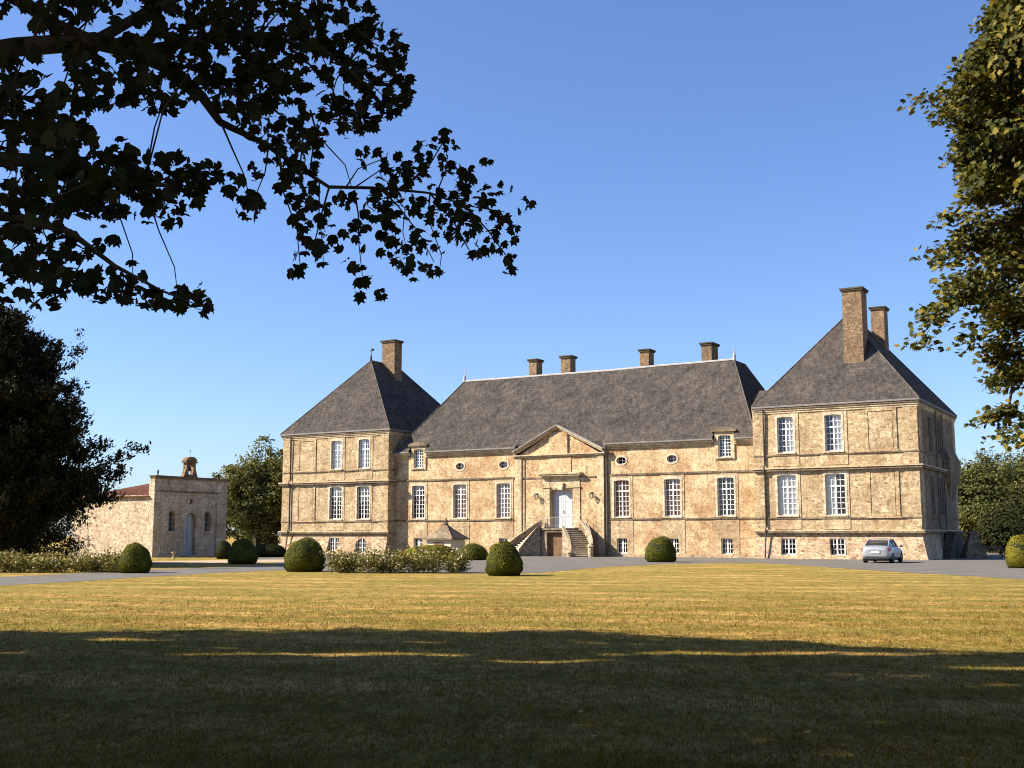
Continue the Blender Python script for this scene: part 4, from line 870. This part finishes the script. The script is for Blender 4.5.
def rose(px0, px1, py, hpx, depth, label, nb):
    A, B = gp(px0, py), gp(px1, py); L = (B-A).length; mp = (A.y+B.y)/2/1160; h = hpx*mp; ax = (B-A).normalized(); root = empty('rose_hedge', A, math.atan2(ax.y, ax.x), label=label, cat='rose hedge', group='white rose hedges edging the drive')
    Ps, Ns = [], []
    nc = int(L*13)
    cx = rng.uniform(0, L, nc); cy = rng.uniform(.1, depth, nc); hh = h*(rng.uniform(.55, 1.05, nc)-.10*np.sin(cx*2.1)**2)
    rep = np.repeat(np.arange(nc), 130); t = rng.uniform(0, 1, len(rep))**.8; off = rng.normal(size=(len(rep), 3))*np.array([.2, .2, .12])*(.5+t[:, None]*.7)
    P_ = np.stack([cx[rep], cy[rep], .06+t*hh[rep]], 1)+off; P_[:, 2] = np.abs(P_[:, 2])
    N_ = rnd(len(P_))+np.array([0, -.3, .8])
    np_object('foliage', leaves(P_, N_, rnd(len(P_)), rng.uniform(.06, .12, len(P_)), HEXL), 6, M_L_ROSE, root)
    nbm = int(L*nb); i = rng.integers(0, nc, nbm); tt = rng.uniform(.45, 1.12, nbm); Pb = np.stack([cx[i], cy[i]*.8-.05, .06+tt*hh[i]], 1)+rng.normal(size=(nbm, 3))*.16
    q = np.repeat(Pb, 5, 0)+rng.normal(size=(nbm*5, 3))*.018
    bl = np_object('blossom', leaves(q, rnd(len(q))+np.array([0, -.6, .5]), rnd(len(q)), rng.uniform(.05, .085, len(q)), HEXL), 6, M_BLOOM, root); bl['kind'] = 'stuff'
    k = MB()
    for j in range(nc): 
        if j % 3 == 0: k.tube([(cx[j], cy[j], 0), (cx[j]+random.uniform(-.1, .1), cy[j], hh[j]*.8)], .012, 4)
    k.build('stem', M_BARK, root)
rose(330, 464, 573.4, 21, 1.6, 'white flowering rose hedge in front of the left pavilion and well house', 26)
rose(-40, 119, 573.0, 18.5, 2.2, 'white flowering rose hedge at the left, before the dark yew', 24)

# ------------------------------------------------------------------ trees
def limb_mesh(k, p0, p1, r0, r1, n=6, wob=.25):
    p0, p1 = Vector(p0), Vector(p1); pts = [p0.lerp(p1, i/n)+Vector((random.uniform(-1, 1), random.uniform(-1, 1), random.uniform(-.6, .6)))*wob*(0 if i in (0,) else 1) for i in range(n+1)]
    k.tube(pts, [r0+(r1-r0)*i/n for i in range(n+1)], 7)
def tree(name, base, h, crad, label, nclump, per, ls, mat_, cbot=.18, group=None, cr=None, pw=.4, shape=HEXL, lobes=3, cull=None, flat=.7):
    base = Vector(base); root = empty(name, base, 0, label=label, cat='tree', group=group)
    cen = Vector((0, 0, h*(1+cbot)/2)); rz = h*(1-cbot)/2; k = MB(); limb_mesh(k, (0, 0, 0), (0, 0, h*.55), h*.022+.08, h*.012, 6, .08); k.build('trunk', M_BARK, root)
    k = MB()
    for i in range(9):
        a = i*2.4; z0 = h*(.2+.03*i); limb_mesh(k, (0, 0, z0), (math.cos(a)*crad*.7, math.sin(a)*crad*.7, z0+h*.25), h*.010, h*.002, 5, .2)
    k.build('limb', M_BARK, root)
    Ps, Ns = [], []
    for i in range(lobes):                                     # several overlapping masses give the crown an uneven outline
        f = 1 if i == 0 else rng.uniform(.45, .65); d = rnd(1)[0]*np.array([crad*.55, crad*.55, rz*.45])*(0 if i == 0 else 1)
        P_, N_ = crown_points(np.array(cen)+d, (crad*f*.95, crad*f*.95, rz*f*.97), int(nclump*(1 if i == 0 else .35)), per, cr or crad*.17, pw, flat); Ps.append(P_); Ns.append(N_)
    P_ = np.concatenate(Ps); N_ = np.concatenate(Ns)
    keep = P_[:, 2] > .25
    if cull is not None: keep &= cull(P_+np.array(base))
    P_, N_ = P_[keep], N_[keep]; n = len(P_)
    np_object('crown', leaves(P_, N_+rnd(n)*.7, rnd(n)+np.array([0, 0, -.5]), rng.uniform(.7, 1.3, n)*ls, shape), len(shape), mat_, root)
    return root
FG = 'trees beyond the chateau'
tree('broadleaf_tree', gp(262, 552.5)+Vector((-.5, 0, 0)), 10.6, 4.6, 'tall leafy tree between the chapel and the left pavilion', 260, 90, .24, M_L_FAR, .06, FG)
tree('broadleaf_tree', (-27.5, 121, 0), 9.0, 4.2, 'lower leafy tree right behind the chapel front', 200, 80, .26, M_L_FAR, .05, FG)
tree('broadleaf_tree', (-18.5, 118, 0), 12.3, 5.0, 'leafy tree rising close against the left end of the chateau', 240, 80, .26, M_L_FAR, .05, FG)
for i, (x, y, h, cr_, lab) in enumerate(((50.5, 128, 10.6, 5.5, 'dark rounded tree just right of the right pavilion'), (59.5, 136, 11.2, 6, 'pale green rounded tree at the right edge beyond the gravel'), (54.5, 118, 5.6, 4.6, 'low dense tree under the taller trees right of the chateau'), (46.5, 140, 10.4, 5.5, 'tree half hidden behind the corner of the right pavilion'), (48.5, 112, 4.6, 3.6, 'dark low tree behind the stone pier'), (68, 138, 12, 6, 'tall tree at the far right edge of the wood'))):
    tree('broadleaf_tree', (x, y, 0), h, cr_, lab, 260, 75, .28, M_L_FAR if i not in (2, 4) else M_L_DARK, .02, FG)
for i, (x, y, h, cr_, lab) in enumerate(((46.0, 104, 3.6, 3.4, 'low dark shrub at the foot of the wood behind the bench'), (52, 107, 3.6, 4.0, 'dark shrub right of the bench under the trees'), (42.5, 101, 3.0, 2.2, 'dark shrub beside the corner of the right pavilion'))):
    tree('shrub_tree', (x, y, 0), h, cr_, lab, 120, 60, .2, M_L_DARK, .0, None)
tree('shrub_tree', (-31.6, 74, 0), 4.3, 4.2, 'dark shrubbery at the foot of the yew left of the chapel', 160, 70, .16, M_L_YEW, .0, None)
tree('shrub_tree', (-42, 96, 0), 6.5, 5.5, 'dark shrubbery behind the left end of the chapel', 160, 70, .2, M_L_DARK, .0, None)

# yew: whorls of ascending boughs clothed in short sprays
def yew(base, h, rad):
    root = empty('yew_tree', base, 0, label='huge dark yew tree with spiky outline at the left, before the chapel', cat='tree')
    k = MB(); limb_mesh(k, (0, 0, 0), (0, 0, h*.9), .45, .05, 8, .06); k.build('trunk', M_BARK, root)
    P_, T_, S_ = [], [], []; kb = MB()
    nb = 640
    for i in range(nb):
        z0 = h*(.15+.82*(i/nb)**1.15); prof = rad*(1-(z0/h))**.66+.2
        a = rng.uniform(0, 2*math.pi); L = prof*rng.uniform(.42, 1.0)*(1+.14*math.sin(a*4+z0*1.3)); rise = rng.uniform(.02, .40)*L
        spur = i % 11 == 0
        if spur: L *= 1.16; rise += .25*L
        if i == 170: a, z0, L, rise, spur = -.12, 3.6, 8.9, 3.1, True
        if i == 182: a, z0, L, rise, spur = -.05, 3.2, 7.6, .6, True
        dirv = np.array([math.cos(a), math.sin(a), 0]); side = np.array([-math.sin(a), math.cos(a), 0]); up = np.array([0, 0, 1.0])
        nt_ = int(4+3.2*L); tt = rng.uniform(.25, 1, nt_)**.6; tt[0] = 1.0
        sp_ = np.array([.18, .18, .12])+np.array([.62, .62, .35])*(1.1-tt[:, None])*(.3 if spur else .9)
        tc = dirv*(tt*L)[:, None]+up*(z0+rise*tt**1.8-.12*(1-tt))[:, None]+rng.normal(size=(nt_, 3))*sp_
        per = 26; rep = np.repeat(np.arange(nt_), per); n = len(rep); rr = rng.uniform(.10, .26, nt_)[rep]
        axis = unit(dirv*.6+up*.75+side*rng.normal(size=nt_)[:, None]*.5)[rep]
        q = tc[rep]+axis*(rng.uniform(-.9, 1.3, n)*rr*1.5)[:, None]+rng.normal(size=(n, 3))*(rr*.62)[:, None]
        tip = unit(axis+rng.normal(size=(n, 3))*.42)
        P_.append(q); T_.append(tip); S_.append(rng.uniform(.12, .27, n))
        if i % 5 == 0: kb.tube([(0, 0, z0), tuple(dirv*L*.5+np.array([0, 0, z0+rise*.3])), tuple(dirv*L*.95+np.array([0, 0, z0+rise*.92]))], [.06, .04, .012], 5)
    P_, T_, S_ = map(np.concatenate, (P_, T_, S_)); n = len(P_); kb.build('bough', M_BARK, root)
    keep = P_[:, 2] > .15; P_, T_, S_ = P_[keep], T_[keep], S_[keep]; n = len(P_)
    np_object('crown', leaves(P_, rnd(n)+np.array([0, 0, .5]), T_, S_, SLIM*np.array([2.2, 1])), 5, M_L_YEW, root)
yew((-29.9, 66, 0), 14.7, 8.3)

# right-hand tree, its crown hanging into the picture
def right_cull(P):
    px, py, fw = project(P)
    lim = np.interp(py, [-400, -60, 0, 12, 42, 66, 90, 114, 144, 186, 205, 222, 251, 270, 287, 305, 341, 352, 365, 383, 413, 437, 460], [1030, 1010, 996, 993, 984, 966, 956, 944, 954, 964, 966, 944, 955, 940, 954, 978, 985, 984, 980, 992, 988, 996, 1045])
    return (px > lim+rng.normal(size=len(P))*5) & ((py < 445+rng.normal(size=len(P))*5) | (px > 1080))
rt = tree('overhanging_tree', (19.0, 26.5, 0), 22, 10.5, 'big sunlit broadleaf tree reaching in at the right edge', 1100, 300, .15, M_L_RIGHT, .13, None, 1.25, .55, LOBED, 4, right_cull, .38)
# outer sprays of that tree that make its outline
k = MB(); Ps = []; Ns = []
for (px, py, rx, ry, n, Y) in ((936, 99, 17, 6, 30, 25), (921, 99, 5, 4, 6, 25), (1002, 12, 14, 12, 70, 25), (990, 42, 11, 10, 50, 25), (976, 66, 12, 10, 60, 25), (966, 90, 14, 10, 60, 25), (955, 116, 14, 12, 70, 25), (966, 146, 14, 14, 90, 25), (975, 172, 14, 12, 70, 25), (980, 196, 16, 12, 80, 25), (962, 222, 17, 11, 80, 24), (972, 246, 18, 10, 90, 24), (944, 256, 16, 7, 50, 24), (966, 282, 18, 10, 80, 24), (948, 300, 14, 8, 45, 24), (936, 318, 11, 10, 45, 24), (926, 334, 6, 9, 24, 24), (985, 300, 16, 18, 100, 24), (972, 332, 9, 12, 35, 25), (992, 352, 14, 12, 70, 25), (1008, 378, 16, 16, 90, 25), (1002, 408, 16, 12, 70, 25), (1010, 432, 16, 9, 55, 25), (1000, 100, 34, 60, 480, 26), (1005, 270, 30, 50, 420, 26), (1012, 200, 30, 60, 420, 26), (1015, 340, 20, 50, 260, 26)):
    n = int(n*3.3); ns = max(3, n//60); sc_ = rng.uniform(-1, 1, size=(ns, 2)); sc_ /= np.maximum(1, np.linalg.norm(sc_, axis=1))[:, None]; Ys = Y+rng.normal(size=ns)*.5
    for j in range(n):
        i = j % ns; a = at(px+sc_[i, 0]*rx, py+sc_[i, 1]*ry, Ys[i]); g = np.clip(rng.normal(size=3), -1.8, 1.8)*np.array([.22, .22, .10]); g[2] -= abs(g[0])*.35
        Ps.append((a.x+g[0], a.y+g[1], a.z+g[2]))
Pa = np.array(Ps)-np.array(rt.location); n = len(Pa)
np_object('outer_spray', leaves(Pa, rnd(n)*.7+np.array([-.4, -.3, .7]), rnd(n)+np.array([-.3, 0, -.7]), rng.uniform(.09, .17, n), LOBED), len(LOBED), M_L_RIGHT, rt)
k = MB()
for pts in (((1060, 160), (1000, 150), (965, 125), (925, 99)), ((1060, 60), (1010, 50), (990, 20)), ((1070, 260), (1000, 270), (950, 290), (928, 325)), ((1060, 330), (1015, 370), (1005, 430)), ((1050, 220), (990, 225), (955, 214))):
    k.tube([tuple(at(x, y, 25.2)-rt.location) for x, y in pts], [.07, .04, .025, .012][:len(pts)], 6)
k.build('branch', M_BARK, rt)

# ------------------------------------------------------------------ great trees at the left of the viewpoint and one added behind it: one hangs into the view, all have crowns carved to shape the shade on the lawn
tn, ts = math.sin(SUN_AZ)/math.tan(SUN_EL), math.cos(SUN_AZ)/math.tan(SUN_EL)
def lawn_edge(x): return np.interp(x, [-30, -9, -4, 0, 2, 3.2, 5, 7.2, 10, 14], [20.3, 20.6, 21.2, 21.0, 20.6, 19.6, 18.4, 16.9, 15.6, 14])
GAPS = ((-6.4, 19.2, 1.1, .28), (-2.6, 16.9, 2.9, .30), (.5, 16.0, 1.3, .22), (3.6, 17.0, 3.0, .30), (6.6, 15.2, 1.5, .22), (5.4, 13.4, .7, .12), (-4.5, 17.9, 1.6, .12), (1.6, 12.2, .35, .1), (-3, 10.6, .3, .08), (-7.2, 17.2, .9, .12), (4.6, 14.4, 1.1, .10), (7.8, 14.2, .9, .2), (-1.2, 18.9, .8, .10), (2.6, 15.4, .7, .10), (5.5, 11.6, .5, .09), (-4.8, 14.9, .6, .09))  # openings cut through the unseen crowns so lit streaks reach the lawn
def keep_shade(P):  # carves crowns by where each leaf's shadow lands, keeping leaves out of frame
    xg = P[:, 0]+tn*P[:, 2]; yg = P[:, 1]+ts*P[:, 2]
    k = yg < lawn_edge(xg)+.22*np.sin(xg*1.9)+.15*np.sin(xg*4.3+1)+.10*np.sin(xg*11+2)+rng.normal(size=len(P))*.20
    for cx, cy, rx, ry in GAPS:
        wob = .12*np.sin(xg*3.1+cx)
        k &= ((xg-cx)/rx)**2+((yg-cy+wob)/(ry*.95))**2 > 1+rng.normal(size=len(P))*.35
    px, py, fw = project(P)
    vis = (fw > .3) & (px > -45) & (px < 1069) & (py > -45) & (py < 800)
    return k & ~vis & (P[:, 2] > 2.2)
def shade_tree(name, base, cen, rad, n, label, ls=.30):
    root = empty(name, base, 0, label=label, cat='tree')
    b = np.array(base); c = np.array(cen)-b
    k = MB(); limb_mesh(k, (0, 0, 0), (c[0]*.25, c[1]*.25, c[2]*.75), .55, .28, 7, .1); k.build('trunk', M_BARK, root)
    P_, N_ = crown_points(cen, rad, n, 85, 1.5, .55, .7, .2); kk = keep_shade(P_); P_, N_ = P_[kk]-b, N_[kk]; q = len(P_)
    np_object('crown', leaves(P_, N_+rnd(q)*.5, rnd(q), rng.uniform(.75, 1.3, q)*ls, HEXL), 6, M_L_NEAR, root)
    return root
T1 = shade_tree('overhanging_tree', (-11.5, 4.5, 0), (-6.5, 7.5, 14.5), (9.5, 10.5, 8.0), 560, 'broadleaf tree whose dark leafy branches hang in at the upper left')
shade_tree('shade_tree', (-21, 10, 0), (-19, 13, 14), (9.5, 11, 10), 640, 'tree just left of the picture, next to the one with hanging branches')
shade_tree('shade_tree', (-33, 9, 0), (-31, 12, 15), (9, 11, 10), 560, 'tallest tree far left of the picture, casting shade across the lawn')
shade_tree('shade_tree', (6, -9, 0), (3, -5, 15), (13, 9, 8), 640, 'unseen broad tree added behind the viewpoint to darken the foreground lawn')  # added out of view to block sky and deepen the foreground shade
# the visible branches: limbs with real depth, and lobed leaves hung about them
b1 = np.array(T1.location)
LIMB = []
def limb(pts, rad, name='limb'):
    for (x0, y0, a0), (x1, y1, a1) in zip(pts, pts[1:]):
        for i in range(6): t = i/6; LIMB.append(at(x0+(x1-x0)*t, y0+(y1-y0)*t, a0+(a1-a0)*t))
    k = MB(); k.tube([tuple(at(x, y, Y)-T1.location) for x, y, Y in pts], rad, 7); k.build(name, M_BARK, T1)
limb([(-900, 140, 5.6), (-300, 70, 7.2), (-40, 58, 8.4), (16, 47, 8.8), (96, 41, 9.0), (137, 52, 9.2), (175, 71, 9.4), (202, 96, 9.6), (220, 122, 9.8)], [.16, .13, .085, .078, .075, .068, .058, .045, .034])
limb([(-40, -30, 8.6), (20, 0, 8.7), (55, 24, 8.8), (96, 41, 9.0)], [.07, .06, .05, .04])
limb([(-200, 150, 7.4), (-40, 158, 7.9), (30, 160, 8.2), (80, 170, 8.4), (118, 182, 8.6), (170, 186, 8.7)], [.10, .07, .05, .04, .028, .012])
limb([(220, 122, 9.8), (262, 142, 10.2), (300, 168, 10.6), (329, 187, 10.9), (380, 188, 11.2), (430, 193, 11.4), (464, 205, 11.6), (505, 212, 11.8)], [.034, .026, .020, .018, .016, .012, .008, .004])
limb([(137, 52, 9.2), (200, 40, 9.6), (270, 35, 10), (330, 55, 10.3), (372, 90, 10.5)], [.05, .04, .03, .018, .006])
limb([(96, 41, 9), (150, 10, 9.4), (220, -20, 9.8), (300, -30, 10.1)], [.05, .04, .03, .02])
limb([(-60, 210, 7.6), (20, 218, 7.9), (70, 232, 8.1), (115, 266, 8.3), (160, 290, 8.4), (198, 305, 8.5)], [.045, .034, .024, .016, .010, .004])
tw = [((354, 190), (357, 215), (358, 240), (361, 276)), ((310, 110), (318, 135), (345, 165), (352, 188)), ((280, 155), (283, 190), (297, 230), (300, 268)), ((380, 188), (398, 205), (420, 235), (434, 262)), ((430, 193), (452, 220), (470, 250)), ((464, 204), (490, 232), (510, 262)), ((220, 122), (232, 150), (244, 175), (252, 205)), ((38, 160), (49, 185), (60, 195), (62, 225)), ((100, 152), (118, 165), (128, 200)), ((305, 60), (330, 85), (345, 118)), ((400, 190), (430, 165), (445, 140)), ((20, 218), (30, 255), (20, 280)), ((330, 187), (322, 215), (312, 250))]
for pts in tw:
    Y = 8.4+max(0, pts[0][0]-60)*.0085; j = [at(x+random.uniform(-1.5, 1.5), y, Y+.05*i) for i, (x, y) in enumerate(pts)]
    k = MB(); k.tube([tuple(p-T1.location) for p in j], [.011, .008, .006, .004][:len(j)], 5); k.build('twig', M_BARK, T1)
# leaf clusters: (px, py, rx, ry, count)
CL = [(30, 8, 60, 26, 60), (110, 5, 60, 22, 60), (190, 10, 60, 28, 75), (262, 18, 55, 32, 95), (330, 22, 48, 34, 105), (372, 55, 34, 34, 85), (392, 92, 20, 22, 34), (362, 110, 30, 24, 50), (300, 60, 50, 34, 95), (235, 62, 46, 34, 85), (170, 52, 46, 26, 62), (100, 58, 50, 24, 50), (20, 70, 34, 26, 34), (18, 105, 36, 30, 58), (66, 108, 34, 34, 62), (110, 90, 30, 20, 34), (160, 92, 40, 20, 50), (272, 108, 42, 36, 90), (330, 122, 30, 24, 40), (245, 88, 40, 30, 66), (292, 150, 30, 26, 46), (300, 185, 22, 22, 26), (34, 150, 44, 30, 75), (90, 158, 52, 28, 90), (150, 172, 46, 24, 62), (60, 190, 56, 26, 80), (118, 198, 52, 22, 66), (20, 205, 34, 34, 46), (165, 215, 22, 14, 12), (190, 195, 22, 18, 18), (205, 172, 26, 10, 15), (238, 176, 20, 12, 12), (250, 206, 14, 12, 12), (232, 200, 10, 8, 4), (22, 250, 36, 28, 40), (50, 262, 30, 20, 22), (12, 288, 16, 12, 7), (45, 298, 18, 12, 9), (70, 282, 24, 18, 18), (105, 286, 28, 18, 22), (140, 290, 28, 16, 19), (168, 298, 24, 14, 17), (190, 300, 14, 12, 8), (208, 312, 8, 10, 4), (205, 287, 6, 6, 2), (125, 262, 8, 6, 2), (85, 248, 16, 10, 6), (110, 232, 10, 14, 5), (60, 235, 18, 12, 8),
 (372, 160, 18, 12, 10), (315, 225, 22, 22, 26), (308, 255, 14, 14, 11), (300, 272, 10, 7, 5), (340, 200, 14, 10, 8), (405, 172, 24, 18, 24), (390, 205, 28, 20, 28), (365, 228, 16, 14, 9), (400, 240, 22, 26, 26), (410, 270, 14, 12, 9), (438, 205, 24, 20, 26), (445, 150, 14, 20, 11), (425, 148, 16, 14, 9), (455, 172, 16, 12, 10), (470, 195, 22, 16, 18), (455, 228, 22, 18, 22), (490, 215, 22, 16, 16), (480, 245, 18, 14, 14), (506, 238, 14, 20, 13), (512, 268, 8, 12, 6), (527, 208, 10, 10, 5), (486, 163, 5, 4, 2), (498, 190, 16, 8, 5), (432, 258, 14, 18, 10), (358, 278, 12, 12, 8), (372, 295, 14, 10, 9), (384, 205, 10, 22, 8), (340, 150, 8, 12, 3), (395, 100, 14, 14, 8), (405, 82, 8, 12, 5), (322, 245, 12, 8, 5), (418, 200, 60, 34, 22), (345, 260, 22, 30, 5)]
HOLES = [(21, 25, 16, 14), (28, 66, 14, 8), (58, 63, 12, 12), (100, 118, 15, 11), (107, 138, 13, 10), (157, 132, 17, 17), (210, 142, 17, 18), (232, 158, 12, 14), (118, 92, 9, 10), (40, 88, 6, 8), (230, 68, 9, 10), (105, 20, 12, 10), (130, 5, 16, 8), (256, 82, 6, 8), (335, 150, 14, 22), (310, 100, 7, 14), (235, 110, 5, 5), (60, 78, 14, 8), (212, 48, 5, 5), (50, 155, 6, 4), (20, 175, 8, 8), (82, 190, 5, 4)]
Q = []
for (px, py, rx, ry, n) in CL:
    n = int(n*1.4); d = rng.uniform(-1, 1, size=(int(n*1.6)+2, 2)); d = d[np.sum(d*d, 1) < 1.0][:n]
    for a, b in d:
        x, y = px+a*rx, py+b*ry
        if any(((x-hx)/hr)**2+((y-hy)/hq)**2 < .85 for hx, hy, hr, hq in HOLES): continue
        Y = 8.2+max(0, x-40)*.0082+rng.normal()*.55*(1 if x < 330 else .6)
        p = at(x, y, Y); Q.append((p.x, p.y, p.z))
Q = np.array(Q); q = len(Q); view = unit(np.array([0, 0, EYE])-Q)
Nn = rnd(q)*.75+view*rng.choice([-1, 1], q)[:, None]*.55+np.array([0, 0, .35]); Tt = rnd(q)*.75+np.array([.25, 0, -.75])
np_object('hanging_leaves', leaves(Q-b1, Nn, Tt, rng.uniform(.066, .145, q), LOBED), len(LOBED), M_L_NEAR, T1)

LB = np.array([tuple(v) for v in LIMB])
for i in rng.choice(len(Q), 85, replace=False):              # fine twigs from the limbs to the leaves they carry
    e_ = Vector(Q[i]); dd = np.linalg.norm(LB-Q[i], axis=1); j = int(np.argmin(dd)); s_ = Vector(LB[max(0, j-2)])
    if dd[j] < .12 or dd[j] > 1.6: continue
    mid = s_.lerp(e_, .5)+Vector((random.uniform(-.08, .08), random.uniform(-.08, .08), random.uniform(.03, .14))); md2 = s_.lerp(e_, .8)+Vector((random.uniform(-.04, .04), 0, random.uniform(.0, .08)))
    k = MB(); k.tube([tuple(v-T1.location) for v in (s_, mid, md2, e_)], [.009, .006, .005, .003], 5); k.build('twig', M_BARK, T1)

# ------------------------------------------------------------------ short dry grass near the viewpoint, and dropped leaves
n = 270000
y = 6.8+(rng.uniform(0, 1, n)**2.2)*29; x = rng.uniform(-.50, .50, n)*y
sz = rng.uniform(.018, .05, n)*(1+.02*y); lean = rng.normal(size=(n, 2))*.55
G = np.stack([x, y, np.full(n, .002)], 1); T = np.stack([lean[:, 0], lean[:, 1], np.ones(n)*.8], 1); Nn = rng.normal(size=(n, 3)); Nn[:, 2] *= .3
pt = .5+.5*np.sin(x*1.7+np.sin(y*1.3))*np.sin(y*2.3+.6*x); kp = rng.uniform(0, 1, n) < (.45+.55*pt)*np.clip((36-y)/12, 0, 1); G, T, Nn, sz = G[kp], T[kp], Nn[kp], sz[kp]
sh = BLADE*np.array([1.4, 1]); tag(np_object('grass', leaves(G, Nn, T, sz, sh, 0), 3, M_BLADE), 'short dry grass blades over the near lawn', 'grass', kind='stuff')
n = 900; y = 7.2+rng.uniform(0, 1, n)**1.5*16; x = rng.uniform(-.48, .48, n)*y; G = np.stack([x, y, rng.uniform(.02, .035, n)], 1); Nn = rnd(n)*.35+np.array([0, 0, 1])
tag(np_object('fallen_leaves', leaves(G, Nn, rnd(n), rng.uniform(.025, .075, n), HEXL, .3), 6, M_LITTER), 'dry brown leaves scattered over the shaded lawn', 'leaves', kind='stuff')
